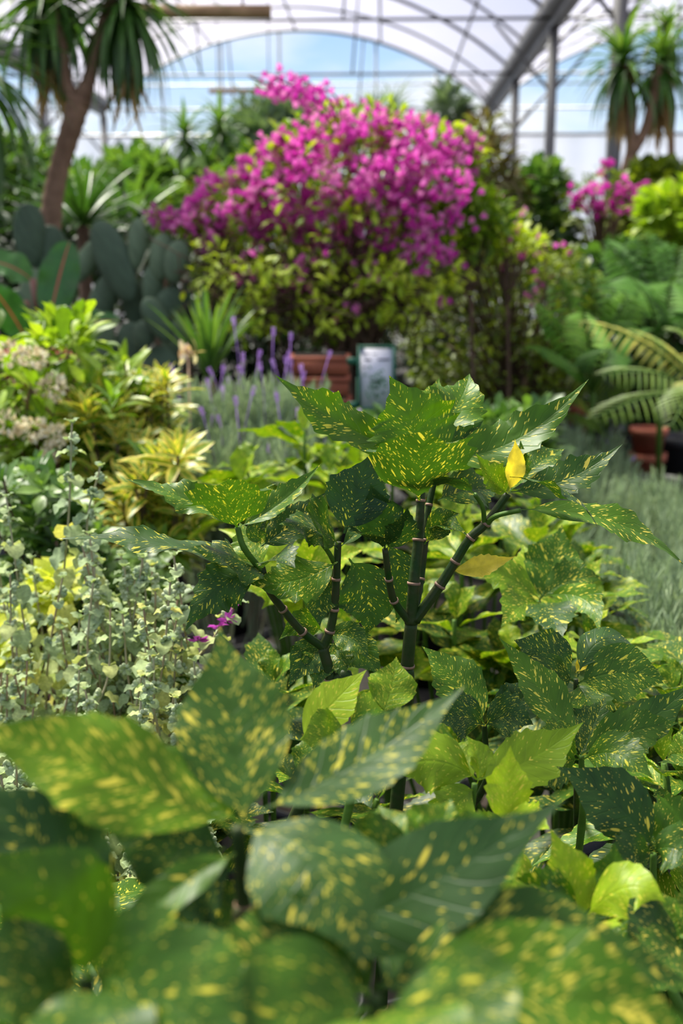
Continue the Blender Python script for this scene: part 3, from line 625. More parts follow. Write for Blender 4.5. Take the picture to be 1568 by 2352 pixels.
f = lambda *a, **k: HL(t, *a, **k)
f((1112, 1665, .92), (968, 1484, .97), .050, (.3, -1, .6), (12, -8, 0), (.40, 1.0, .3), fold=.15, teeth=.5)
f((1115, 1665, .92), (1235, 1540, .97), .045, (-.3, -1, .6), (12, 15, 0), (.05, .3, .3), fold=.3, teeth=.3)
f((1110, 1668, .91), (1000, 1660, .90), .045, (.1, -1, .6), (0, -20, 0), (.1, .7, .3), fold=.2)
f((1112, 1668, .91), (1225, 1665, .90), .045, (.1, -1, .6), (0, -20, 0), (.1, .7, .3), fold=.2)
# right of the stems
t, g = laurel_base(960, 1500, 1.35, 'spotted laurel behind the tallest stem with a broad mottled leaf hanging right of it')
stemtube(t, [tuple(np.array(g) + (0, 0, .2)), tuple(np.array(g) + (0, 0, .5)), (1240, 1520, 1.3), (1240, 1440, 1.3), (1238, 1380, 1.3)], [.0065, .0052, .0042, .0036, .003], m_auc_green, scars=False)
f = lambda *a, **k: HL(t, *a, **k)
f((1238, 1380, 1.3), (1290, 1205, 1.35), .075, (-.2, -1, .5), (5, 0, 0), (.35, .9, .5), fold=.15, teeth=.5)
f((1238, 1375, 1.3), (1075, 1310, 1.3), .05, (.1, -.8, .8), (0, -20, 0), (.6, .6, .5), fold=.2)
f((1238, 1375, 1.3), (1200, 1250, 1.38), .06, (.1, -1, .6), (0, 0, 0), (.7, .7, .5), fold=.2)
f((1250, 1370, 1.28), (1375, 1455, 1.18), .04, (-.4, -1, .7), (30, -35, 0), (.5, .7, .5), fold=.2)
f((1240, 1375, 1.3), (1385, 1330, 1.3), .055, (-.1, -.9, .8), (0, -20, 0), (.3, .9, .5), fold=.2)
f((1238, 1385, 1.28), (1150, 1440, 1.2), .055, (.1, -.9, .8), (0, -20, 0), (.55, 1, .5), fold=.2)
f((1238, 1385, 1.28), (1290, 1480, 1.15), .060, (-.1, -.9, .8), (0, -20, 0), (.1, .7, .5), fold=.2)
# yellow blotched plant seen through the left of centre
t, g = laurel_base(700, 1420, 1.45, 'yellow-mottled laurel seen behind the left plant at the height of its forks')
m_auc_mot = m_auc
f = lambda *a, **k: HL(t, *a, **k)
stemtube(t, [tuple(np.array(g) + (0, 0, .2)), tuple(np.array(g) + (0, 0, .5)), (700, 1480, 1.4), (700, 1420, 1.4), (700, 1350, 1.4)], [.0065, .0052, .0042, .0036, .003], m_auc_green, scars=False)
for x, y, w_ in ((480, 1330, .05), (560, 1260, .05), (620, 1200, .05), (500, 1215, .045), (700, 1225, .05), (840, 1260, .055), (800, 1330, .05), (860, 1390, .05), (600, 1400, .05), (760, 1410, .06), (660, 1460, .05), (540, 1350, .06)):
    f((700 + R.uniform(-30, 30), 1350 + R.uniform(-30, 30), 1.4), (x, y, 1.4 + R.uniform(-.1, .1)), w_, hz(1.1), (0, -15, 0), (R.uniform(.6, .95), 1.1, R.rand()), nv=36)

# generic laurels: whorls on forked stems, every leaf a quad sheet with toothed rim
def laurel(x, y, d, label, nsh=7, spread=.15, top=None, rr=(.1, .7), dens=(.4, 1), L=.125, seed=0, nv=30):
    q = at(x, y, d); ztop = top or q[2]; g = freeg((q[0], q[1], 0), .08); t = thing('spotted_laurel', label, 'shrub', g); pot(t, tuple(g), .08, .2)
    st = MB(); fo = MB()
    for i in range(nsh):
        a = 2 * pi * (i + R.rand() * .6) / nsh; rad = spread * (.25 + .75 * R.rand() ** .5) * (i > 0)
        tip = g + np.array((cos(a) * rad, sin(a) * rad, ztop - R.uniform(0, .13) * (i > 0) - .02))
        mid = g + (tip - g) * np.array((.4, .4, .62)); tube(st, smooth_path([g + (0, 0, .19), mid, tip], 8), [.006] * 8 + [.0035] * 9, 6)
        ax = nrm(tip - mid + np.array((0, 0, .15)))
        for k in range(9):
            az = k * pi / 2 + (k // 2) * .8 + R.rand() * .5; lev = k // 2
            out = np.array((cos(az), sin(az), 0)); el = (1.15, .62, .32, .02, -.3)[lev] + R.uniform(-.15, .2)
            dr = out * cos(el) + np.array((0, 0, sin(el))); ln = L * (.6, .85, 1.05, 1.1, 1)[lev] * R.uniform(.85, 1.12)
            b = tip - ax * (.012 * lev + .008 * R.rand()); p1 = b + dr * ln * .55; p2 = b + dr * ln + np.array((0, 0, -ln * R.uniform(.1, .38)))
            H = np.array((0, 0, 1.)) - out * .3 * (lev == 0) + R.randn(3) * .22
            leaf(fo, b, p1, p2, ln * R.uniform(.34, .44), H, nv=nv, nu=6, fold=R.uniform(.05, .35), wave=.15, teeth=.8, nteeth=6,
                 r=(np.clip(R.uniform(*rr) + (.12 if lev == 0 else 0), 0, 1), R.uniform(*dens) * 1.35, R.rand()))
    st.build('stem', m_auc_green, t); fo.build('foliage', m_auc, t); return t
L_ = [
 (760, 1560, 1.22, 'spotted laurel filling the shade between the two focused plants', 8, .16, .80, (.05, .5), (.6, 1)),
 (1010, 1600, 1.25, 'dark spotted laurel in the gap right of the tallest stem foot', 6, .15, .74, (.0, .35), (.4, .9)),
 (1060, 1330, 1.62, 'sunlit spotted laurel behind the fallen-yellow leaf of the tallest plant', 9, .20, .86, (.15, .7), (.9, 1.3)),
 (1190, 1370, 1.62, 'spotted laurel behind, bordering the lavender on the right under the long drooping leaf', 8, .13, .82, (.1, .6), (.6, 1)),
 (900, 1200, 2.0, 'laurel behind the top of the tallest plant, pale mottled leaves', 9, .20, .92, (.2, .8), (.9, 1.3)),
 (700, 1130, 2.1, 'laurel standing in front of the flowering lavender, smooth pale green leaves', 9, .18, .96, (.35, .8), (.3, .8)),
 (1120, 1150, 2.1, 'laurel farthest back right, in front of the grey lavender tops', 8, .18, .88, (.2, .7), (.5, 1)),
 (1260, 1560, 1.22, 'spotted laurel right of centre under the two droopy shiny leaves', 8, .15, .82, (.1, .7), (.6, 1)),
 (1230, 1800, .96, 'spotted laurel in the right middle ground behind the bright fresh shoot', 8, .15, .82, (.1, .65), (.5, 1)),
 (1480, 1850, .92, 'spotted laurel at the right edge below the long narrow leaf', 8, .14, .80, (.1, .6), (.5, 1)),
 (1000, 1850, .82, 'spotted laurel in the shade behind the blurred leaves right of centre', 7, .13, .80, (.1, .6), (.5, 1)),
 (1400, 2150, .72, 'spotted laurel deep between the lower right leaf tufts', 7, .13, .74, (.05, .5), (.4, .9)),
 (620, 1750, .80, 'dark spotted laurel mostly hidden behind the blurred upright leaf', 7, .12, .76, (.05, .5), (.4, .9)),
 (700, 2050, .66, 'dark spotted laurel deep behind the near blurred stem', 7, .12, .76, (.02, .35), (.3, .9)),
 (400, 1950, .78, 'spotted laurel with dense yellow dots peeping beneath the left blurred leaf', 6, .09, .74, (.3, .6), (.9, 1.1)),
]
for a in L_: laurel(*a[:4], nsh=a[4], spread=a[5], top=a[6], rr=a[7], dens=a[8])

# ------------------------------------------------------------------ woolly horehound-like stems at the left
m_wool = leafmat('woolly_leaf', G3((.28, .37, .22), (.40, .49, .23), (.62, .58, .15)), None, rough=.9, trans=.30, spec=.1, tint=(1.1, 1.15, .7))
m_calyx = leafmat('woolly_calyx', G3((.30, .40, .24), (.44, .52, .32), (.55, .60, .38)), None, rough=.95, trans=.2, spec=.05)
m_wstem = plain('woolly_stem', (.36, .38, .24), .9, (.34, .20, .13), 9, spec=.1)
m_pinkf = leafmat('pink_flower', G3((.35, .05, .30), (.45, .07, .40), (.55, .12, .5)), None, rough=.7, trans=.4, spec=.2, tint=(1.2, .9, 1.2))
T_round = tmpl('round', .92, 7, 6, fold=.25, bend=.35, wave=.22)
_c = MB()
for i in range(7):
    a = i * 2 * pi / 7; d = np.array((cos(a) * .8, sin(a) * .8, .7)); tube(_c, [d * .1, d * .45, d * .8, d * .95], [.12, .22, .30, .20], 6, caps=True)
T_cal = _c.arrays()[:3]
def wstem(st, lf, cl, P, tipsize=1.0, yel=.0):
    P = smooth_path(P, 10); seg = np.linalg.norm(np.diff(P, axis=0), axis=1); s = np.concatenate([[0], np.cumsum(seg)]); Lt = s[-1]
    tube(st, P, np.interp(s, [0, Lt], [.0022, .0012]), 5)
    q = .002; i = 0; a0 = R.rand() * 3
    while q < Lt:
        u = Lt - q; p = np.array([np.interp(u, s, P[:, k]) for k in range(3)])
        size = tipsize * (.010 + .014 * min(1, q / .08)) * R.uniform(.85, 1.15)
        a = a0 + i * pi / 2 + R.uniform(-.3, .3); el = .9 if q < .01 else (.25 - min(.95, q * 6))
        for sgn in (0, pi):
            dr = np.array((cos(a + sgn) * cos(el), sin(a + sgn) * cos(el), sin(el)))
            rr = (np.clip(.25 + R.randn() * .16 + yel * R.rand() + q * 2.6 * R.rand(), 0, 1), R.rand(), R.rand())
            inst(lf, T_round, p + dr * size * .12, dr, size, np.array((0, 0, 1.)), rr)
        if q > .012 and R.rand() < .8: inst(cl, T_cal, p, (0, 0, 1), .0095 * (1 - .2 * min(1, q / .2)), None, (R.uniform(.2, .9), 0, 0))
        elif q < .012: inst(lf, T_round, p, (.3, -.2, 1), size * .7, None, (.2, .5, .5))
        q += (.016 if q < .03 else .029) * R.uniform(.85, 1.2); i += 1
woolpoly = [(-20, 1150), (30, 1330), (60, 1200), (110, 1260), (190, 1150), (240, 1230), (340, 1270), (420, 1310), (455, 1480), (440, 1620), (-20, 1620)]
WP = [('horehound at the far left, tall pale woolly stems rising against yellow-green leaves', 1.42, (-40, 190), 26),
      ('horehound left of centre, thick woolly stems under the long low laurel leaf', 1.34, (180, 330), 28),
      ('horehound next to the laurels, with yellowing round leaves and a few pink flowers', 1.26, (320, 450), 26)]
HERO = {0: [((165, 970), (158, 1180), (140, 1420)), ((14, 1140), (50, 1400), (86, 1640)), ((230, 1070), (200, 1250), (260, 1620)), ((222, 1372), (250, 1520), (250, 1640))],
        1: [((205, 1225), (230, 1420), (300, 1600)), ((285, 1300), (300, 1420), (310, 1640)), ((325, 1275), (335, 1400), (330, 1640)), ((182, 1420), (180, 1540), (180, 1650))],
        2: [((398, 1275), (420, 1420), (425, 1600)), ((565, 1350), (480, 1480), (330, 1680)), ((332, 1460), (335, 1560), (330, 1680)), ((395, 1400), (400, 1500), (380, 1680))]}
for i, (lab, d, xr, n) in enumerate(WP):
    q = at((xr[0] + xr[1]) / 2, 1700, d + .05); g = freeg((q[0], q[1], 0), .09); t = thing('horehound_plant', lab, 'plant', g, 'woolly horehounds'); pot(t, tuple(g), .09, .2)
    st, lf, cl = MB(), MB(), MB()
    for h in HERO[i]:
        tp, md, bt = at(*h[0], d - .03), at(*h[1], d - .03), at(*h[2], d)
        wstem(st, lf, cl, [g + (0, 0, .18), (g + bt) / 2 + (0, 0, .1), bt, md, tp], 1.15, .3 if i == 2 else .05)
    pts = inpoly([(max(xr[0], min(xr[1], p[0])), p[1]) for p in woolpoly], n)
    for px, py, _ in pts:
        dd = d + R.uniform(-.12, .12) - (py - 1400) * .0003; tp = at(px, py + 10, dd); bt = tp + np.array((R.uniform(-.03, .03) + (g[0] - tp[0]) * .2, R.uniform(-.02, .05), -R.uniform(.16, .22)))
        wstem(st, lf, cl, [g + (0, 0, .18), (g + bt) / 2 + (0, 0, .08), bt, (bt + tp) / 2 + R.randn(3) * .006, tp], 1.0, .5 if i == 2 else .12)
    st.build('stem', m_wstem, t); lf.build('foliage', m_wool, t); cl.build('calyx_cluster', m_calyx, t)
    if i == 2:
        T_pet = tmpl('lance', .35, 3, 2, bend=.3)
        for (x, y) in ((535, 1385), (520, 1425), (455, 1470), (500, 1440)):
            mb = MB(); c = at(x, y, d - .04); D_ = nrm(R.randn(7, 3) + (0, -.5, .3)); inst(mb, T_pet, c, D_, .014); 
            V = mb; mb.build('pink_flower', m_pinkf, t)
# lower ones seen behind the near leaves
q = at(150, 1950, 1.05); g = freeg((q[0], q[1], 0), .09); t = thing('horehound_plant', 'horehound lower left, grey felted tips in a strip beneath the blurred yellow-dotted leaf', 'plant', g, 'woolly horehounds'); pot(t, tuple(g), .09, .2)
st, lf, cl = MB(), MB(), MB()
for px, py, _ in inpoly([(-20, 1690), (40, 1660), (450, 1820), (520, 1950), (300, 2150), (180, 2150), (150, 1900), (-20, 1850)], 42):
    tp = at(px, py, 1.0 + R.uniform(-.08, .1)); bt = tp + np.array((R.uniform(-.02, .02), .02, -.16)); wstem(st, lf, cl, [g + (0, 0, .18), (g + bt) / 2, bt, tp], 1.0, .2)
st.build('stem', m_wstem, t); lf.build('foliage', m_wool, t); cl.build('calyx_cluster', m_calyx, t)

# ------------------------------------------------------------------ lavender
m_lav = leafmat('lavender_leaf', G3((.20, .28, .17), (.29, .38, .23), (.42, .50, .31)), None, rough=.8, trans=.25, spec=.15, tint=(1.1, 1.15, .8))
m_lavf = leafmat('lavender_flower', G3((.32, .18, .44), (.46, .28, .64), (.58, .40, .74)), None, rough=.8, trans=.3, spec=.1, tint=(1.1, .9, 1.3))
m_lavs = plain('lavender_stem', (.20, .28, .17), .8, (.24, .20, .13), 12, spec=.1)
def lav_shoot(n=15, L=.22, spike=False):
    mb = MB(); bendv = R.randn(2) * .02; P = [np.array((bendv[0] * s * s, bendv[1] * s * s, L * s)) for s in np.linspace(0, 1, 6)]
    tube(mb, P, .0014, 4)
    T = tmpl('lance', .13, 3, 2, fold=.5, bend=-.12)
    s = np.repeat(np.linspace(.18, 1, n), 2); a = np.arange(2 * n) * pi + (np.arange(2 * n) // 2) * 1.4; el = np.interp(s, [0, .8, 1], [.75, 1.05, 1.35]) + R.uniform(-.15, .15, 2 * n)
    D_ = np.stack([np.cos(a) * np.cos(el), np.sin(a) * np.cos(el), np.sin(el)], -1)
    pos = np.stack([bendv[0] * s * s, bendv[1] * s * s, L * s], -1); inst(mb, T, pos, D_, .038 * R.uniform(.8, 1.15, 2 * n) * np.interp(s, [0, .9, 1], [1, 1, .6]), pos * 0 + (0, 0, 1))
    V, Fq, Lq, Rq = mb.arrays(); V = np.stack([V[:, 0], V[:, 2], V[:, 1]], -1); return V, Fq, Lq
SH = [lav_shoot() for _ in range(6)]
_m = MB(); 
for k in range(9):
    a = np.arange(5) * 2 * pi / 5 + k; c = np.stack([np.cos(a) * .10, k / 9 + 0 * a, np.sin(a) * .10], -1)
    inst(_m, tmpl('obov', .6, 2, 2, bend=.2), c, c * (1, 0, 1) + (0, .12, 0), .22)
T_SPK = _m.arrays()[:3]
def lavender(x, y, d, label, group, ztop, rad, n, L=.22, flowers=0, fl=(.06, .16), pos=None):
    q = at(x, y, d) if pos is None else pos; g = freeg((q[0], q[1], 0), .09); t = thing('lavender_plant', label, 'lavender', g, group); pot(t, tuple(g), .09, .18)
    lf, st = MB(), MB(); tips = []
    for k in range(n):
        a = R.rand() * 2 * pi; r_ = rad * R.rand() ** .5; lean = .35 * r_ / rad; top = ztop - .06 * (r_ / rad) ** 2 - R.rand() ** 1.5 * .12
        D_ = nrm(np.array((cos(a) * lean, sin(a) * lean, 1)) + R.randn(3) * .09); p = g + np.array((cos(a) * r_, sin(a) * r_, top)) ; b = p - D_ * L
        inst(lf, SH[k % 6], b, D_, L / .22, None, (np.clip(.45 + R.randn() * .22, 0, 1), R.rand(), R.rand()))
        if k < 26: tube(st, smooth_path([g + (0, 0, .16), (g + b) / 2 + (0, 0, .06), b], 4), .0025, 4)
        tips.append((p, D_))
    for k in range(flowers):
        p, D_ = tips[R.randint(len(tips))]; h = R.uniform(*fl); e = p + D_ * h + R.randn(3) * .012; fw = MB(); tube(fw, [p - D_ * .04, (p + e) / 2, e], .0011, 4)
        inst(fw, T_SPK, e - D_ * .005, nrm(e - p), .023, None, (R.uniform(.2, 1), .5, .5), sx=1.15); fw.build('flower_spike', m_lavf, t)
    lf.build('foliage', m_lav, t); st.build('stem', m_lavs, t)
    return t
for (x, d, zt, n, fl, lab) in ((450, 3.1, .93, 60, 6, 'flowering lavender at the left of the clump, few short purple spikes'), (560, 3.0, .95, 70, 9, 'flowering lavender in the middle of the clump left of the sign'), (645, 3.15, .93, 60, 10, 'flowering lavender nearest the terracotta planters, many upright purple spikes'),
                       (500, 2.75, .86, 60, 5, 'flowering lavender low in front of the clump behind the long left laurel leaf'), (620, 2.7, .86, 60, 6, 'flowering lavender in front, touching the pale laurel leaves')):
    q = at(x, 1000, d); lavender(0, 0, 0, lab, 'flowering lavender clump', zt, .13, n, L=.34, flowers=fl, fl=(.03, .15), pos=q)
k = 0
rows = [(1.32, (.44,)), (1.58, (.47,)), (1.88, (.50,)), (2.25, (.54, .80)), (2.8, (.60, .88, 1.14)), (3.25, (.66, .95, 1.22)), (3.75, (.72, .98)), (4.3, (.80, 1.02)), (4.9, (.88, 1.12))]
names = ['nearest the camera', 'second from the camera', 'third from the camera', 'fourth from the camera', 'midway along', 'just past midway', 'near the back', 'second row from the back', 'in the backmost row']
for i, (d, xs_) in enumerate(rows):
    for j, x in enumerate(xs_):
        side = ('left plant of its row', 'right plant of its row')[j] if len(xs_) == 2 else ('left plant of its row', 'middle plant of its row', 'right plant of its row')[j]
        lavender(0, 0, 0, ('grey-green lavender at the right edge, %s' % names[i] if len(xs_) == 1 else 'grey-green lavender on the right, row %s, %s' % (names[i], side)), 'grey lavender rows', .67 + R.uniform(-.02, .02) + (.09 if d < 2 else 0) - (.04 if d > 3.6 else 0) - (.07 if d > 3.6 and x > .95 else 0), .17, 95 if d < 2.5 else 70, flowers=(5 if i in (8,) else 1 if i > 5 else 0), fl=(.02, .05), pos=np.array((x, d, 0)))

# ------------------------------------------------------------------ bushes by outline and depth
def flowerparts(cl, fm, t):
    cl = sorted(cl, key=lambda q: q[0]); rest = MB()
    for i, (_, m) in enumerate(cl):
        if i < 98: m.build('flower_cluster', fm, t)
        else: V, Fq, Lq, Rq = m.arrays(); rest.add(V, Fq, Lq, Rq)
    if rest.n: rest.build('flower_clusters', fm, t)['kind'] = 'stuff'

def bush(name, label, poly, d, dd, nc, per, size, T, mat, spreadc=None, cat='shrub', group=None, twigs=24, twig_mat=None, potr=.15, rr=(0, 1), rg=(0, 1), upw=.6, flowers=None, sag=0., trunk=.02, part='foliage', potmat=None, poth=.25, basex=None):
    P = inpoly(poly, nc); ext = max(1., P[:, 2].max()); dep = d + R.uniform(-1, 1, nc) * dd * np.sqrt(np.clip(P[:, 2] / ext, .02, 1)) 
    C = np.array([at(P[i, 0], P[i, 1], dep[i]) for i in range(nc)])
    g = np.array((C[:, 0].mean() if basex is None else at(basex, 800, d)[0], d, 0.)); t = thing(name, label, cat, g, group)
    if potr: pot(t, tuple(g), potr, poth, potmat)
    cen = C.mean(0); lf = MB(); tw = MB(); sc = spreadc or size * .8
    out = nrm(C - cen); k = per
    pos = np.repeat(C, k, 0); D_ = nrm(R.randn(nc * k, 3) + np.repeat(out, k, 0) * .7 + (0, 0, upw)); pos = pos + D_ * sc * R.rand(nc * k)[:, None] ** .7
    r_ = np.stack([R.uniform(*rr, nc * k), R.uniform(*rg, nc * k), R.rand(nc * k)], -1)
    inst(lf, T, pos, D_, size * R.uniform(.7, 1.25, nc * k), np.zeros((nc * k, 3)) + (0, 0, 1) + R.randn(nc * k, 3) * .3, r_)
    z0 = .2 if potr else .02
    fork = np.array((g[0], g[1], max(.35, C[:, 2].min() * .85)))
    tube(tw, smooth_path([g + (0, 0, z0), (g + (0, 0, z0) + fork) / 2 + (.02, 0, 0), fork], 5), [trunk] * 6 + [trunk * .8] * (len(smooth_path([g, g, fork], 5)) - 6), 8)
    for i in R.permutation(nc)[:twigs]:
        e = C[i]; m = (fork + e) / 2 + np.array((0, 0, .12 * np.linalg.norm(e - fork))) + R.randn(3) * .02; Pt = smooth_path([fork - (0, 0, .02), m, e], 6); tube(tw, Pt, np.linspace(trunk * .45, .003, len(Pt)), 5)
    tw.build('branches', twig_mat or m_bark2, t); lf.build(part, mat, t)
    if flowers:
        Tf, fm, fpoly, nf, fs, frr, cnt = flowers; Q = inpoly(fpoly, nf); mb = MB(); e2 = max(1., Q[:, 2].max()); cl = []
        for i in range(nf):
            c = at(Q[i, 0], Q[i, 1], d - dd * np.sqrt(np.clip(Q[i, 2] / e2, .02, 1)) * R.uniform(.2, 1.1)); kk = R.randint(*cnt); mb = MB()
            inst(mb, Tf, c + R.randn(kk, 3) * fs * .6, nrm(R.randn(kk, 3) + nrm(c - cen) * .8 + (0, -.4, .2)), fs * R.uniform(.8, 1.25, kk), None, np.stack([np.clip(R.uniform(*frr) + R.randn(kk) * .1, 0, 1), R.rand(kk), R.rand(kk)], -1)); cl.append((c[1], mb))
        flowerparts(cl, fm, t)
    return t
T_sm = tmpl('obov', .55, 3, 2, fold=.25, bend=.2); T_lan = tmpl('lance', .26, 4, 2, fold=.35, bend=.3); T_strap = tmpl('strap', .07, 6, 2, fold=.3, bend=.35); T_big = tmpl('obov', .5, 5, 4, fold=.2, bend=.3, wave=.15)
m_lime = leafmat('lime_leaf', G3((.10, .20, .01), (.26, .40, .02), (.50, .60, .04)), None, rough=.5, trans=.4)
m_mid = leafmat('mid_green_leaf', G3((.03, .08, .02), (.075, .17, .03), (.17, .29, .05)), None, rough=.45, trans=.3)
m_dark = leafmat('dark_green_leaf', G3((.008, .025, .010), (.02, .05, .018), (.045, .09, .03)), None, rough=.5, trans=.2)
m_greyg = leafmat('grey_green_leaf', G3((.07, .12, .08), (.13, .20, .12), (.22, .30, .18)), None, rough=.7, trans=.2)
m_olive = leafmat('olive_leaf', G3((.05, .09, .008), (.15, .22, .015), (.32, .40, .03)), None, rough=.5, trans=.35)
m_var = leafmat('variegated_leaf', G3((.08, .20, .015), (.19, .33, .025), (.42, .48, .04)), None, edge=((.74, .60, .10), .08, .5), rough=.4, trans=.35)
m_brn = leafmat('brownish_leaf', G3((.10, .06, .025), (.14, .12, .04), (.18, .20, .05)), None, rough=.7, trans=.3)
m_mag = leafmat('magenta_bract', G3((.55, .035, .38), (.68, .12, .50), (.80, .38, .60)), None, rough=.65, trans=.45, spec=.2, tint=(1.15, .9, 1.15))
m_cream = leafmat('cream_blossom', G3((.62, .50, .30), (.74, .66, .46), (.82, .78, .62)), None, rough=.8, trans=.3, spec=.1, tint=(1, 1, .9))
# bract flower: three papery bracts
_b = MB(); Tb = tmpl('obov', .95, 3, 2, fold=.35, bend=-.35)
for k in range(3):
    a = k * 2 * pi / 3; inst(_b, Tb, (0, 0, 0), (cos(a) * .75, .75, sin(a) * .75), 1., np.array((-cos(a), .8, -sin(a))))
T_bract = _b.arrays()[:3]

# variegated shrubs (rosettes of narrow margined leaves)
def rosettes(name, label, poly, d, dd, n, L, per=13, mat=None, group=None, T=None, rr=(0, 1), rg=(0, 1)):
    P = inpoly(poly, n); C = np.array([at(p[0], p[1], d + R.uniform(-dd, dd)) for p in P]); g = np.array((C[:, 0].mean(), d + .05, 0)); t = thing(name, label, 'shrub', g, group); pot(t, tuple(g), .14, .24)
    lf, tw = MB(), MB()
    for c in C:
        ax = nrm(np.array(((c - g)[0] * .8, (c - g)[1] * .8 - .12, .9)) + R.randn(3) * .2)
        k = per; a = np.arange(k) * 2.4 + R.rand() * 6; s = np.arange(k) / k; el = 1.3 - s * 1.25
        X = nrm(np.cross(ax, (0.3, 1, 0))); Y = np.cross(ax, X)
        D_ = (X * np.cos(a)[:, None] + Y * np.sin(a)[:, None]) * np.cos(el)[:, None] + ax * np.sin(el)[:, None]
        inst(lf, T or T_lan, c - ax * (s * L * .7)[:, None], D_, L * (.7 + .4 * np.minimum(s * 2, 1)) * R.uniform(.85, 1.15, k), np.zeros((k, 3)) + ax, np.stack([np.clip(R.uniform(*rr) + R.randn(k) * .12, 0, 1), np.zeros(k) + R.uniform(*rg), R.rand(k)], -1))
    fork = g + (0, 0, .4); tube(tw, [g + (0, 0, .2), fork], .009, 6)
    for i in range(min(n, 40)): tube(tw, smooth_path([fork, (fork + C[i]) / 2 + R.randn(3) * .015, C[i]], 5), .0028, 5)
    tw.build('branches', m_bark2, t); lf.build('foliage', mat, t); return t
rosettes('variegated_shrub', 'yellow-margined shrub at the back left, highest tuft beside the lavender spikes', [(270, 830), (340, 840), (400, 880), (410, 1010), (330, 1030), (240, 980)], 2.6, .12, 48, .072, per=11, rr=(0, .8), mat=m_var, group='variegated shrubs')
rosettes('variegated_shrub', 'yellow-margined shrub in the middle left with orange-tipped narrow leaves', [(150, 900), (260, 860), (330, 980), (320, 1120), (200, 1130), (140, 1000)], 2.35, .12, 55, .070, per=11, rr=(0, .8), mat=m_var, group='variegated shrubs')
rosettes('variegated_shrub', 'yellow-margined shrub with a bright cream-yellow tuft left of the long laurel leaf tip', [(330, 1030), (430, 1020), (440, 1160), (400, 1260), (300, 1240), (260, 1120)], 2.15, .12, 55, .070, per=11, rr=(0, .8), mat=m_var, group='variegated shrubs', rg=(.3, 1))
rosettes('broadleaf_shrub', 'small-leaved glossy green shrub at the left edge behind the woolly stems', [(-20, 1070), (100, 1060), (200, 1150), (330, 1250), (420, 1330), (420, 1440), (200, 1500), (-20, 1500)], 1.85, .1, 150, .042, per=10, mat=m_mid, T=T_sm, rr=(.3, 1))
rosettes('golden_shrub', 'clear yellow-leaved tuft behind the woolly stems at left', [(60, 1310), (160, 1290), (170, 1380), (80, 1400)], 1.65, .05, 7, .06, per=10, mat=leafmat('golden_leaf', G3((.40, .50, .03), (.58, .62, .06), (.70, .70, .12)), None, rough=.35, trans=.4), T=T_big)
rosettes('golden_shrub', 'yellow-leaved tuft cut by the left edge beside the woolly stems', [(-30, 1430), (20, 1440), (30, 1560), (-30, 1560)], 1.6, .05, 8, .06, per=10, mat=bpy.data.materials['golden_leaf'], T=T_big)
t = bush('broadleaf_shrub', 'shrub with cream flower heads and lime young leaves at the left edge', [(-40, 770), (60, 830), (100, 770), (200, 770), (190, 850), (160, 960), (150, 1060), (-40, 1080)], 2.45, .22, 90, 7, .062, T_big, m_lime, rr=(.0, .8), twig_mat=plain('reddish_twig', (.25, .13, .09), .7), trunk=.01, twigs=40)
T_fl = tmpl('round', .8, 2, 2, fold=.2)
for x, y, r_ in ((25, 812, 34), (78, 822, 26), (120, 888, 34), (14, 972, 36), (74, 986, 32), (128, 1002, 28), (110, 1048, 18)):
    mb = MB(); c = at(x, y, 2.22); k = 70; o_ = nrm(R.randn(k, 3)); inst(mb, T_fl, c + o_ * r_ / F * 2.2 * R.rand(k)[:, None] ** .33 * (1, 1, .75), o_, .013, None, (R.rand(k, 3))); mb.build('flower_head', m_cream, t)
mb = MB(); lathe(mb, at(95, 985, 2.9), [(.001, 0), (.07, 0), (.09, .16), (.098, .16), (.098, .20), (.085, .20)]); 
tp_ = thing('terracotta_pot', 'orange-brown clay pot glimpsed among the cream-flowered shrub at left', 'pot', at(95, 985, 2.9) * (1, 1, 0)); mb.build('pot', m_terra, tp_); mb = MB(); box(mb, at(95, 985, 2.9) * (1, 1, 0) + (0, 0, at(95, 985, 2.9)[2] / 2), (.3, .3, at(95, 985, 2.9)[2])); mb.build('plinth', m_black, tp_, smooth=False)

# ------------------------------------------------------------------ bougainvillea
BP = [(355, 500), (430, 460), (480, 400), (570, 370), (620, 320), (700, 270), (770, 245), (860, 250), (960, 275), (1040, 300), (1095, 330), (1090, 400), (1060, 480), (1080, 560), (1070, 640), (980, 700), (900, 740), (760, 760), (620, 750), (500, 700), (440, 620), (450, 570)]
FPL = [(355, 495), (430, 450), (480, 400), (570, 370), (620, 320), (700, 270), (770, 240), (860, 245), (960, 270), (1040, 295), (1100, 325), (1090, 400), (1040, 440), (1010, 470), (960, 540), (860, 600), (760, 590), (640, 545), (540, 560), (480, 590), (440, 560)]
t = bush('bougainvillea', 'big bougainvillea dome covered in magenta flowers at the centre back', BP, 4.6, .45, 760, 7, .05, T_sm, m_lime, rr=(.1, 1), twigs=150, trunk=.022, potr=.2, poth=.3, upw=.1, basex=815,
         flowers=(T_bract, m_mag, FPL, 560, .025, (.1, .9), (2, 7)))
mb = MB()
for poly, n in (([(900, 420), (1090, 380), (1085, 620), (960, 600), (880, 540)], 60), ([(500, 560), (980, 560), (1090, 640), (960, 740), (700, 700), (530, 650)], 26), ([(570, 190), (640, 175), (700, 190), (750, 200), (740, 235), (660, 230), (620, 205)], 22)):
    Q = inpoly(poly, n)
    for q in Q: kk = R.randint(2, 6); inst(mb, T_bract, at(q[0], q[1], 4.15 + R.rand() * .2) + R.randn(kk, 3) * .022, nrm(R.randn(kk, 3) + (0, -.6, .3)), .026, None, R.rand(kk, 3))
o = mb.build('flower_clusters', m_mag, t); o['kind'] = 'stuff'
mb = MB()
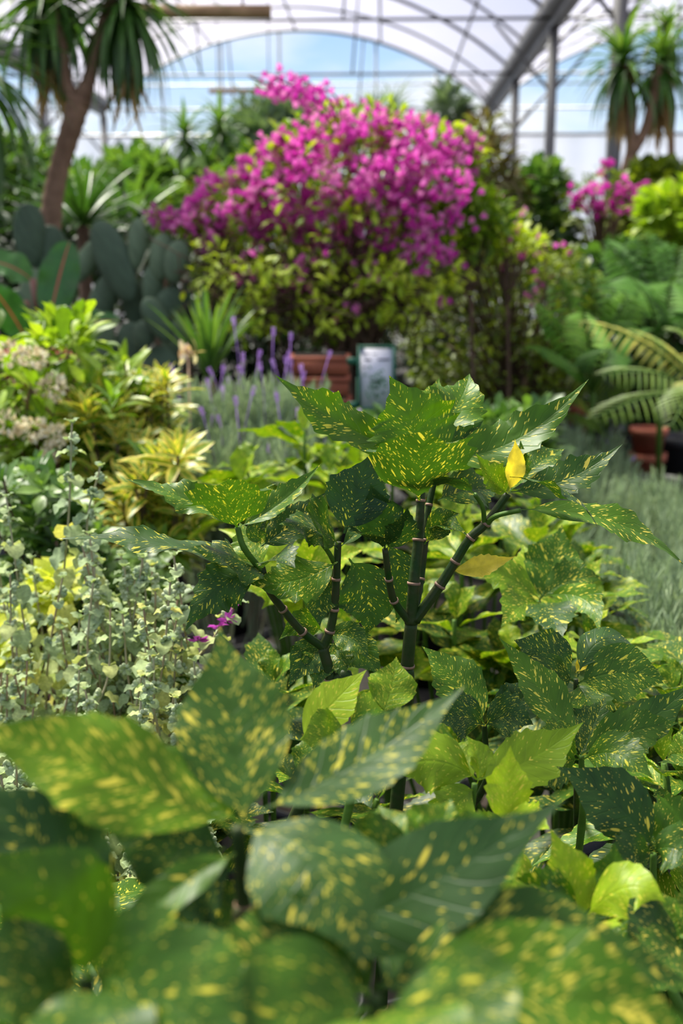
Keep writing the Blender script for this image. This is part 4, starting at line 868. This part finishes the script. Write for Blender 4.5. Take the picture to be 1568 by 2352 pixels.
for a, b in (((760, 280), (570, 175)), ((770, 260), (690, 180)), ((780, 260), (745, 205)), ((765, 270), (630, 180))):
    tube(mb, smooth_path([at(a[0], a[1] + 60, 4.5), at(*a, 4.4), at((a[0] + b[0]) / 2 + 10, (a[1] + b[1]) / 2 - 8, 4.3), at(*b, 4.25)], 6), .004, 5)
for x0, x1 in ((780, 830), (830, 800), (800, 860), (815, 770)): tube(mb, smooth_path([at(x0, 1000, 4.6) * (1, 1, 0) + (0, 0, .28), at(x1, 860, 4.55), at(x0, 700, 4.5), at(x1 + 30 * R.randn(), 560, 4.5)], 7), .014, 7)
mb.build('branches', m_bark2, t)
mb = MB(); Q = inpoly([(450, 560), (560, 600), (700, 590), (880, 600), (1060, 620), (1050, 680), (980, 720), (900, 745), (620, 755), (500, 770), (470, 680)], 95)
for q in Q:
    kk = R.randint(4, 9); c = at(q[0], q[1], 4.1 + R.rand() * .2); inst(mb, T_sm, c + R.randn(kk, 3) * .022, nrm(R.randn(kk, 3) + (0, -.2, .3)), .05, np.zeros((kk, 3)) + (0, -.3, 1), np.stack([R.uniform(.6, 1, kk), R.rand(kk), R.rand(kk)], -1))
mb.build('foliage', m_lime, t)
mb = MB(); Q = inpoly([(470, 600), (600, 640), (760, 620), (900, 660), (1060, 640), (1000, 720), (880, 750), (620, 750), (500, 700)], 170)
for q in Q:
    c = at(q[0], q[1], 4.2 + R.rand() * .5)
    for _ in range(3): tube(mb, [c + R.randn(3) * .02, c + R.randn(3) * .06, c + R.randn(3) * .10], .0028, 3)
mb.build('dry_twigs', m_bark2, t)
bush('bougainvillea', 'half-bare bougainvillea with sparse pink flowers right of the big magenta dome', [(1000, 460), (1090, 440), (1200, 520), (1290, 560), (1380, 640), (1390, 760), (1340, 880), (1280, 950), (1100, 950), (960, 880), (930, 760), (1000, 650)], 5.0, .4, 680, 6, .045, T_sm, m_olive, rr=(.1, 1), twigs=130, trunk=.016, potr=.2, upw=.3, basex=1200,
     flowers=(T_bract, m_mag, [(1060, 560), (1180, 440), (1240, 520), (1330, 580), (1200, 720), (1080, 640)], 26, .024, (.4, 1), (1, 4)))
bush('bougainvillea', 'thin bougainvillea with a spray of purple flowers against the far white sheet', [(1300, 440), (1390, 380), (1480, 420), (1480, 520), (1400, 560), (1310, 520)], 7.0, .3, 60, 5, .05, T_sm, m_olive, twigs=40, potr=.2,
     flowers=(T_bract, m_mag, [(1310, 430), (1390, 370), (1480, 420), (1470, 510), (1320, 480)], 30, .035, (0, .5), (3, 6)))

# background bushes
B_ = [
 ('evergreen_tree', 'hazy grey-green conifer beyond the left of the magenta dome', [(520, 330), (580, 270), (680, 250), (720, 290), (640, 420), (520, 430)], 12., .9, 240, 8, .22, T_lan, m_greyg, {}),
 ('evergreen_tree', 'faint grey conifer behind the right shoulder of the magenta dome', [(1010, 240), (1040, 215), (1065, 240), (1070, 340), (1000, 340)], 15., .5, 90, 8, .2, T_lan, m_greyg, {}),
 ('broadleaf_tree', 'mid-green bush filling the distance left of the magenta dome', [(230, 400), (320, 380), (420, 400), (520, 390), (640, 400), (660, 520), (300, 560), (220, 500)], 9., .8, 300, 7, .15, T_sm, m_mid, {'rr': (.4, 1)}),
 ('broadleaf_tree', 'dark bushy tree at the left edge behind the leaning trunk', [(-40, 350), (60, 340), (110, 400), (130, 500), (-40, 540)], 7., .5, 150, 7, .14, T_lan, m_mid, {}),
 ('broadleaf_tree', 'brownish half-dry bush right behind the magenta dome', [(1080, 300), (1120, 290), (1160, 360), (1180, 460), (1150, 560), (1040, 560)], 7., .4, 160, 7, .10, T_lan, m_brn, {}),
 ('broadleaf_tree', 'dark green bush between the grey posts right of the dome', [(1190, 440), (1240, 400), (1290, 440), (1310, 560), (1200, 600)], 7.6, .3, 130, 7, .11, T_sm, m_mid, {}),
 ('broadleaf_tree', 'leafy bush under the far right yucca heads', [(1420, 440), (1480, 400), (1600, 420), (1600, 660), (1420, 640)], 7.4, .5, 230, 7, .12, T_sm, m_olive, {}),
 ('broadleaf_tree', 'bright yellow-green bush cut by the right edge', [(1500, 480), (1600, 460), (1600, 600), (1490, 590)], 6.6, .3, 90, 7, .12, T_big, m_lime, {'rr': (.2, .9)}),
 ('broadleaf_shrub', 'bright green climber leaves right beside the magenta dome', [(1010, 470), (1100, 450), (1180, 520), (1100, 580), (1010, 540)], 4.6, .15, 90, 6, .06, T_sm, m_lime, {'rr': (0, .5)}),
 ('broadleaf_shrub', 'small bush with clear yellow leaves between pink flowers right of centre', [(1110, 535), (1160, 520), (1240, 560), (1220, 590), (1120, 570)], 4.7, .1, 36, 6, .05, T_sm, m_lime, {'rr': (.9, 1)}),
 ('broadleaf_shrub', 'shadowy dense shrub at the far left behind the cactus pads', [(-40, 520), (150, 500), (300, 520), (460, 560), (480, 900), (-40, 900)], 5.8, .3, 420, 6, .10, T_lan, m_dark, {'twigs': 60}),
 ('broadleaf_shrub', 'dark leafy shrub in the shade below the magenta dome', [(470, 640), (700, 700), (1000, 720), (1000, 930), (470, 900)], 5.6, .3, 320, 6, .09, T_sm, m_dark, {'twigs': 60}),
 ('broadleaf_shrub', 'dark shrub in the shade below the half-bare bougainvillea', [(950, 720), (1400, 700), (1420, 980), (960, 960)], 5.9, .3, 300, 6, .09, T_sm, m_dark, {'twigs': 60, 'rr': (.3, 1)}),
 ('broadleaf_shrub', 'dark green shrub behind the big lobed leaves on the right', [(1330, 620), (1620, 600), (1620, 960), (1360, 930)], 6.4, .3, 300, 6, .12, T_sm, m_mid, {'twigs': 60, 'rr': (0, .6)}),
 ('broadleaf_tree', 'distant green bank of trees behind the whole middle of the house', [(-60, 400), (300, 440), (700, 450), (1100, 450), (1300, 560), (1340, 700), (-60, 700)], 11., .6, 500, 7, .22, T_sm, m_mid, {'twigs': 60}),
 ('broadleaf_shrub', 'dark low shrub between the laurels and the planter stack', [(660, 990), (900, 980), (1250, 950), (1250, 1080), (680, 1060)], 3.3, .35, 300, 6, .055, T_sm, m_mid, {'twigs': 40, 'rr': (.2, 1)}),
]
for nm, lb, poly, d, dd, nc, per, sz, T, m, kw in B_: bush(nm, lb, poly, d, dd, nc, per, sz, T, m, **dict({'trunk': .010 if d < 6 else .02}, **kw))

# ------------------------------------------------------------------ yuccas, palms, agaves
m_yuc = leafmat('yucca_leaf', G3((.03, .09, .015), (.07, .17, .03), (.20, .32, .06)), None, rough=.4, trans=.3)
m_dead = leafmat('dead_leaf', G3((.20, .11, .05), (.32, .19, .08), (.42, .28, .12)), None, rough=.8, trans=.3)
def head(mb, dm, c, L, n, up=1., W=1., droop=.35, dead=0):
    s = (np.arange(n) + .5) / n; a = np.arange(n) * 2.4; el = 1.35 - s * (1.9 + droop); el = el * up
    D_ = np.stack([np.cos(a) * np.cos(el), np.sin(a) * np.cos(el), np.sin(el)], -1)
    inst(mb, tmpl('strap', .085 * W, 8, 2, fold=.35, bend=.55), c + (0, 0, 1) * (-.25 * L * s)[:, None], D_, L * R.uniform(.75, 1.1, n), np.zeros((n, 3)) + (0, 0, 1), np.stack([np.clip(.75 - s * .6 + R.randn(n) * .15, 0, 1), R.rand(n), R.rand(n)], -1))
    if dead:
        a = R.rand(dead) * 6.3; D_ = np.stack([np.cos(a) * .35, np.sin(a) * .35, -np.ones(dead)], -1); inst(dm, tmpl('strap', .08, 5, 2, bend=.1), c + np.array((0, 0, -.3 * L)) - (0, 0, 1) * (R.rand(dead) * L * .5)[:, None], D_, L * R.uniform(.4, .8, dead), None, R.rand(dead, 3))
def yucca(label, trunks, heads, d, L, n, dead=0, name='yucca_tree', tm=None, rt=.08, mat=None, W=1., droop=.35):
    g = at(trunks[0][0][0], 900, d) * (1, 1, 0) + (0, 0, 0); t = thing(name, label, 'palm-like tree', g); pot(t, tuple(g), .26, .35)
    mb = MB()
    for tr in trunks:
        P = [at(p[0], p[1], d + (p[3] if len(p) > 3 else 0)) for p in tr]; rad = [p[2] / F * d for p in tr]
        if tr is trunks[0]: P = [g + (0, 0, .3)] + P; rad = [rad[0] * 1.1] + rad
        S = smooth_path(P, 9); ra = np.interp(np.linspace(0, 1, len(S)), np.linspace(0, 1, len(rad)), rad); ra = ra * (1 + .06 * np.sin(np.arange(len(S)) * 2.2)); tube(mb, S, ra, 12)
    mb.build('trunk', tm or m_bark, t)
    for i, (x, y, dz) in enumerate(heads):
        mb, dm = MB(), MB(); head(mb, dm, at(x, y, d + dz), L, n, W=W, droop=droop, dead=dead); mb.build('leaf_crown', mat or m_yuc, t)
        if dead: dm.build('dead_leaf_skirt', m_dead, t)
    return t
yucca('leaning yucca tree with a thick brown forked trunk at the upper left', [[(118, 620, 24), (118, 490, 24), (135, 390, 22), (165, 290, 24), (182, 225, 27)], [(180, 240, 20), (155, 190, 11), (145, 100, 10), (120, 20, 10)], [(184, 240, 22), (205, 180, 15), (222, 110, 14), (250, 20, 14), (270, -40, 14)]],
      [(285, -30, 0), (110, -40, .1)], 5.0, .44, 120, 26, droop=.5)
yucca('slim dark-leaved palm cut off by the left edge, drooping long leaves', [[(-90, 620, 14), (-80, 400, 13), (-70, 130, 12)]], [(-60, 110, 0)], 4.7, .52, 60, 0, droop=.4)
yucca('yucca with two shaggy heads in front of the right gable opening', [[(1440, 640, 14), (1435, 420, 13), (1450, 330, 12), (1440, 150, 12)], [(1445, 360, 12), (1480, 300, 11), (1500, 220, 10), (1512, 150, 10)]], [(1430, 130, 0), (1520, 130, .1)], 7.5, .42, 70, 70, W=1.1)
yucca('slender yucca rising past the top edge at the right', [[(1545, 640, 8), (1540, 300, 8), (1530, 40, 8)]], [(1530, 60, 0)], 8., .36, 50, 30)
yucca('dark shaggy palm silhouette against the left part of the blue opening', [[(430, 520, 12), (425, 330, 10)]], [(425, 305, 0), (505, 285, .2)], 9., .38, 56, 50, W=1.2, mat=m_mid)
yucca('spiky blue-grey yucca peeping over the top of the magenta dome', [[(860, 420, 10), (860, 260, 10)]], [(858, 262, 0), (780, 300, .4), (905, 250, -.3)], 13., .50, 90, 0, W=.5, mat=m_greyg, droop=-.3)
def rosette(label, x, y, d, L, n, W, mat, elmax=1.3, elmin=.1, name='agave', cat='plant', bend=.2, rr=(0, 1)):
    c = at(x, y, d); g = c * (1, 1, 0); t = thing(name, label, cat, g); pot(t, tuple(g), .2, .3); mb = MB(); tube(mb, [g + (0, 0, .25), c], .03, 8); mb.build('stem', m_bark2, t); mb = MB()
    s = (np.arange(n) + .5) / n; a = np.arange(n) * 2.4; el = elmax - s * (elmax - elmin); D_ = np.stack([np.cos(a) * np.cos(el), np.sin(a) * np.cos(el), np.sin(el)], -1)
    inst(mb, tmpl('lance', W, 9, 2, fold=.4, bend=bend), np.zeros((n, 3)) + c, D_, L * R.uniform(.8, 1.1, n), np.zeros((n, 3)) + (0, 0, 1), np.stack([R.uniform(*rr, n), R.rand(n), R.rand(n)], -1)); mb.build('leaves', mat, t); return t
rosette('rosette of narrow dark green sword leaves right behind the leaning trunk', 190, 520, 5.4, .42, 60, .07, m_yuc, rr=(0, .5))
rosette('rosette of stiff green sword leaves left of the blurred tree crown', 300, 530, 6.5, .45, 44, .08, m_mid)
rosette('aloe-like plant with one dark leaf arching above the cactus pads', 365, 560, 5.2, .36, 16, .13, m_dark, bend=.5, rr=(.6, 1))
rosette('tall grass-like clump of upright green straps under the left of the dome', 480, 880, 3.8, .34, 40, .06, m_mid, 1.5, 1.0)
# prickly pears
m_cac = leafmat('cactus_pad', G3((.05, .085, .05), (.085, .13, .075), (.14, .20, .11)), [(30, .30, .2, .10)], rough=.65, trans=.0, spec=.3)
def pad(mb, c, w_, h, ang, yaw, rc):
    n, k = 14, 16; th = np.linspace(0, pi, k + 1)[:, None]; ph = np.arange(n + 1) * 2 * pi / n
    y = -np.cos(th) * .5; rad = np.sin(th) * .5 * (1 + .25 * y); V = np.stack([rad * np.cos(ph) * w_, rad * np.sin(ph) * .025 / .5 + 0 * y, y * h + 0 * ph], -1).reshape(-1, 3)
    ca, sa = cos(ang), sin(ang); V = np.stack([V[:, 0] * ca + V[:, 2] * sa, V[:, 1], -V[:, 0] * sa + V[:, 2] * ca], -1)
    cy_, sy_ = cos(yaw), sin(yaw); V = np.stack([V[:, 0] * cy_ - V[:, 1] * sy_, V[:, 0] * sy_ + V[:, 1] * cy_, V[:, 2]], -1) + c
    mb.add(V, grid(k, n), np.stack([V[:, 0] * 4, V[:, 2] * 4, V[:, 1] * 0 + .5], -1), rc)
def cactus(label, d, pads, x0):
    g = at(x0, 900, d) * (1, 1, 0); t = thing('prickly_pear', label, 'cactus', g, 'prickly pears'); pot(t, tuple(g), .2, .3)
    z = pads[0]; col = at(x0, 850, d); n = 4
    for i in range(n): mb = MB(); zz = .3 + (at(x0, 800, d)[2] - .3) * (i + .5) / n; pad(mb, np.array((g[0], g[1], zz)), .16, (at(x0, 800, d)[2] - .3) / n * 1.15, R.uniform(-.1, .1), R.uniform(-.5, .5), (.3, .2, .5)); mb.build('pad', m_cac, t)
    for x, y, w_, h, a in pads: mb = MB(); pad(mb, at(x, y, d + R.uniform(-.12, .12)), w_ / F * d, h / F * d, radians(a), R.uniform(-.4, .4), (R.uniform(.1, .9), .3, R.rand())); mb.build('pad', m_cac, t)
cactus('prickly pear left, two upright grey-green oval pads beside the leaning trunk', 4.8, [(68, 540, 72, 140, 0), (112, 580, 76, 120, 8), (90, 680, 80, 120, -5), (40, 720, 70, 110, 12), (100, 770, 80, 110, 0)], 80)
cactus('prickly pear with one very long pad leaning left, in the middle of the cactus group', 4.6, [(262, 600, 84, 190, -24), (315, 560, 42, 110, 5), (310, 700, 60, 130, -10), (235, 690, 60, 150, 28), (200, 600, 50, 120, 35), (300, 790, 70, 100, 0), (225, 800, 80, 120, 10)], 280)
cactus('prickly pear with dark round pads right next to the bougainvillea', 4.4, [(400, 700, 84, 84, 0), (362, 735, 56, 110, -28), (372, 590, 60, 110, 10), (405, 600, 56, 100, 15), (330, 770, 60, 70, 20), (350, 660, 50, 110, 5), (400, 790, 60, 110, 0)], 370)
# banana-like plant with a red midrib
m_ban = leafmat('banana_leaf', G3((.02, .08, .02), (.05, .17, .03), (.10, .28, .05)), None, mid=((.40, .08, .06), .06, .9), rough=.35, trans=.35)
g = at(60, 900, 4.2) * (1, 1, 0); t = thing('banana_plant', 'broad-leaved plant with red midribs in front of the cactus pads', 'plant', g); pot(t, tuple(g), .2, .3); mb = MB(); tube(mb, smooth_path([g + (0, 0, .28), at(80, 800, 4.2), at(100, 730, 4.15)], 6), .02, 8)
for a, b in (((90, 740), (75, 640)), ((70, 780), (60, 690)), ((40, 760), (20, 860))): tube(mb, [at(*a, 4.2), at((a[0] + b[0]) / 2, (a[1] + b[1]) / 2, 4.15), at(*b, 4.15)], .012, 6)
mb.build('stem', plain('pinkish_stalk', (.34, .16, .12), .6), t)
for b, tp, W_, H in (((115, 730, 4.1), (160, 555, 4.15), .14, (.1, -1, .2)), ((70, 640, 4.15), (-30, 600, 4.1), .13, (0, -.8, .8)), ((60, 780, 4.1), (-20, 660, 4.0), .12, (.3, -1, .4)), ((120, 740, 4.3), (250, 730, 4.2), .07, (0, -.6, 1)), ((160, 760, 4.2), (275, 738, 4.1), .08, (0, -.9, .6))):
    mb = MB(); P0, P2 = at(*b), at(*tp); leaf(mb, P0, (P0 + P2) / 2 + (0, 0, .03), P2, W_, H, nv=24, nu=6, teeth=0, kind='round', fold=.2, r=(R.uniform(.2, .9), .5, .5)); mb.build('leaf', m_ban, t)

# right side: lobed leaves, palm fronds
m_phil = leafmat('lobed_leaf', G3((.03, .10, .010), (.07, .20, .015), (.18, .36, .03)), None, mid=((.2, .35, .1), .05, .6), spec=.25, rough=.5, trans=.35)
m_palm = leafmat('palm_leaflet', G3((.06, .14, .01), (.17, .28, .02), (.60, .44, .03)), None, rough=.5, trans=.35)
def pinnate(mb, st, P0, P1, P2, L, n, H, rc, W=.16, lobed=False):
    P0, P1, P2 = (np.asarray(p, float) for p in (P0, P1, P2)); t = np.linspace(.25 if lobed else .18, .98, n)[:, None]; P = P0 * (1 - t) ** 2 + 2 * P1 * t * (1 - t) + P2 * t * t; T = nrm(2 * (P1 - P0) * (1 - t) + 2 * (P2 - P1) * t); S = nrm(np.cross(T, H))
    prof = np.sin(pi * np.clip(t[:, 0], .1, .97)) ** .5; Tm = tmpl('lance', W * (1.7 if lobed else 1), 4, 2, fold=.25, bend=.3)
    for sg in (-1, 1): inst(mb, Tm, P, S * sg + T * .7 + (0, 0, -.12), L * prof * R.uniform(.9, 1.1, n), np.zeros((n, 3)) + H, np.stack([np.clip(rc + R.randn(n) * .08, 0, 1), R.rand(n), R.rand(n)], -1))
    tube(st, smooth_path([P0, P0 * .25 + P1 * .5 + P2 * .25, P2], 8), np.linspace(.007, .002, 17), 5)
def fan(label, x, y, d, fr, L, n, mat, name, cat, lobed, base_col, W=.16):
    g = at(x, 950, d) * (1, 1, 0); t = thing(name, label, cat, g); pot(t, tuple(g), .11, .26); mb, st = MB(), MB(); c = at(x, y, d); tube(st, [g + (0, 0, .22), c], .014, 8)
    for (tx, ty, dz, ar) in fr:
        e_ = at(tx, ty, d + dz); m = (c + e_) / 2 + np.array((0, 0, ar)); pinnate(mb, st, c, m, e_, L, n, np.array((0, -.5, 1.)), np.clip(base_col + R.randn() * .2, 0, 1), W, lobed)
    st.build('leaf_stalk', m_auc_green, t); mb.build('fronds', mat, t); return t
fan('dark glossy lobed-leaf plant high at the right edge', 1520, 800, 5.2, [(1330, 640, -.2, .1), (1400, 560, 0, .1), (1480, 540, .1, .1), (1560, 570, 0, .1), (1640, 640, 0, .1), (1350, 720, -.3, .1), (1600, 720, -.3, .1), (1450, 640, -.4, .12), (1540, 650, -.4, .12)], .17, 11, m_phil, 'philodendron', 'plant', True, .35)
fan('lobed-leaf plant with large green leaves right of the half-bare bougainvillea', 1360, 900, 4.8, [(1230, 700, -.1, .08), (1280, 640, 0, .1), (1360, 620, .1, .1), (1440, 680, 0, .1), (1480, 760, -.2, .1), (1230, 800, -.3, .08), (1340, 720, -.4, .1), (1400, 800, -.5, .1)], .13, 11, m_phil, 'philodendron', 'plant', True, .55)
fan('small palm with yellowing arching fronds at the right above the clay pot', 1640, 930, 4.4, [(1330, 740, -.1, .14), (1380, 860, -.3, .12), (1440, 760, 0, .1), (1560, 760, -.2, .15), (1620, 820, -.3, .15), (1540, 980, -.6, .2), (1360, 960, -.5, .12), (1600, 900, -.4, .12)], .13, 15, m_palm, 'potted_palm', 'palm', False, .55, W=.08)
fan('small green palm low between lavender and clay pots', 1385, 1000, 4.9, [(1290, 900, -.2, .1), (1340, 860, 0, .1), (1400, 850, 0, .1), (1450, 880, -.1, .1), (1300, 960, -.3, .08), (1440, 950, -.3, .08)], .11, 16, m_palm, 'potted_palm', 'palm', False, .25, W=.08)
# clay pots on the floor
def claypot(label, x, ytop, d, r_, n=2, group=None):
    c = at(x, ytop, d); g = np.array((c[0], c[1], 0)); h = c[2]; t = thing('terracotta_pot', label, 'pot', g, group)
    for i in range(n):
        z = h * i / n; hh = h / n * (1.18 if i < n - 1 else 1); mb = MB(); lathe(mb, (g[0], g[1], z), [(.001, .005), (r_ * .72, .005), (r_ * .74, 0), (r_ * .93, hh * .78), (r_ * 1.05, hh * .78), (r_ * 1.06, hh), (r_ * .94, hh), (r_ * .88, hh * .7), (r_ * .1, hh * .66)]); mb.build('pot', m_terra, t)
claypot('red-brown clay pot stack standing at the right behind the lavender', 1490, 982, 5.5, .088, 3)
claypot('dark red clay pot beside the small palm behind the lavender', 1330, 925, 5.7, .075, 2)
claypot('dark red clay pot farther left behind the lavender tops', 1268, 935, 5.8, .06, 2)
for x, y in ((1560, 1000), (1410, 1010)):
    c = at(x, y, 5.7); g = np.array((c[0], c[1], 0)); t = thing('plastic_pot', 'black plastic nursery pot %s the red-brown clay pot stack' % ('right of' if x > 1490 else 'left of'), 'pot', g); pot(t, tuple(g), .13, max(.15, c[2]))
# planters and sign under the dome
for i, (y, w_) in enumerate(((838, .20), (885, .20), (935, .21))):
    c = at(735, y, 4.0); h = .055
    t = thing('planter_trough', ('terracotta trough, topmost of the stack left of the sign', 'terracotta trough in the middle of the stack left of the sign', 'terracotta trough, lowest seen of the stack left of the sign')[i], 'planter', c, 'terracotta troughs')
    mb = MB(); box(mb, c, (w_, .16, h)); box(mb, c + (0, 0, h / 2), (w_ * 1.06, .17, .016)); mb.build('trough', m_terra, t, smooth=False)
    mb = MB(); box(mb, c + (0, 0, h / 2 + .009), (w_ * .9, .13, .004)); mb.build('soil', m_soil, t, smooth=False)
c = at(735, 965, 4.02); t = tag(None or (lambda m: (box(m, (c[0], c[1] + .02, c[2] / 2), (.3, .2, c[2])), m.build('display_block', m_black, smooth=False))[1])(MB()), 'dark block carrying the stack of terracotta troughs', 'stand')
c = at(864, 868, 3.7); g = c * (1, 1, 0); t = thing('plant_sign', 'white plant information sign in a green frame below the magenta dome', 'sign', g)
m_white = plain('sign_white', (.62, .61, .70), .5, (.60, .59, .68), 3, bump=0); m_green = plain('sign_green', (.01, .12, .07), .5, bump=0); m_ink = plain('sign_ink', (.10, .09, .16), .6, bump=0); m_pic = plain('sign_picture_green', (.10, .22, .13), .6, (.20, .34, .22), 60, bump=0)
SW, SH_ = 76 / F * 3.7, 138 / F * 3.7
mb = MB(); box(mb, c, (SW, .006, SH_)); mb.build('board', m_white, t, smooth=False)
mb = MB(); 
for s in (-1, 1): box(mb, c + (s * (SW / 2 + .003), 0, .002), (.009, .014, SH_ + .012)); box(mb, c + (0, 0, s * (SH_ / 2 + .003)), (SW + .012, .014, .009))
box(mb, (c[0] - SW / 2 - .004, c[1] + .012, c[2] / 2), (.012, .010, c[2])); box(mb, c + (-SW / 2 - .022, 0, SH_ * .28), (.04, .01, .022)); box(mb, c + (-SW / 2 - .02, 0, -SH_ * .45), (.035, .01, .02)); mb.build('frame', m_green, t, smooth=False)
mb = MB()
for x, z, w_, h in ((-.30, .40, .22, .018), (-.05, .395, .15, .012), (-.26, .30, .20, .030), (.22, .305, .36, .026), (-.36, .18, .10, .02)): box(mb, c + (x * SW, -.0045, z * SH_), (w_ * SW, .001, h * SH_))
mb.build('blurred_print', m_ink, t, smooth=False)
mb = MB(); k = 60; pp = R.randn(k, 3) * (SW * .17, 0, SH_ * .13) + c + (0, -.0045, -SH_ * .13); D_ = R.randn(k, 3) * (1, 0, 1) + (0, 0, .4); inst(mb, tmpl('lance', .4, 2, 2, fold=0, bend=0), pp, D_, .016, np.zeros((k, 3)) + (0, -1, 0)); mb.build('printed_plant_picture', m_pic, t)
# pinkish dried bract hanging in the lavender
mb = MB(); c = at(432, 815, 2.9); k = 14; inst(mb, T_big, c + R.randn(k, 3) * (.012, .01, .012), nrm(R.randn(k, 3) + (0, -.3, .8)), .035, None, R.rand(k, 3)); tube(mb, [c, c * (1, 1, 0) + (0, 0, .7)], .002, 5)
tag(mb.build('dried_flower', leafmat('dried_pink', G3((.55, .34, .26), (.62, .46, .38), (.75, .66, .60)), None, rough=.8, trans=.3), None), 'pinkish-white dried flower head at the left end of the lavender clump', 'flower')
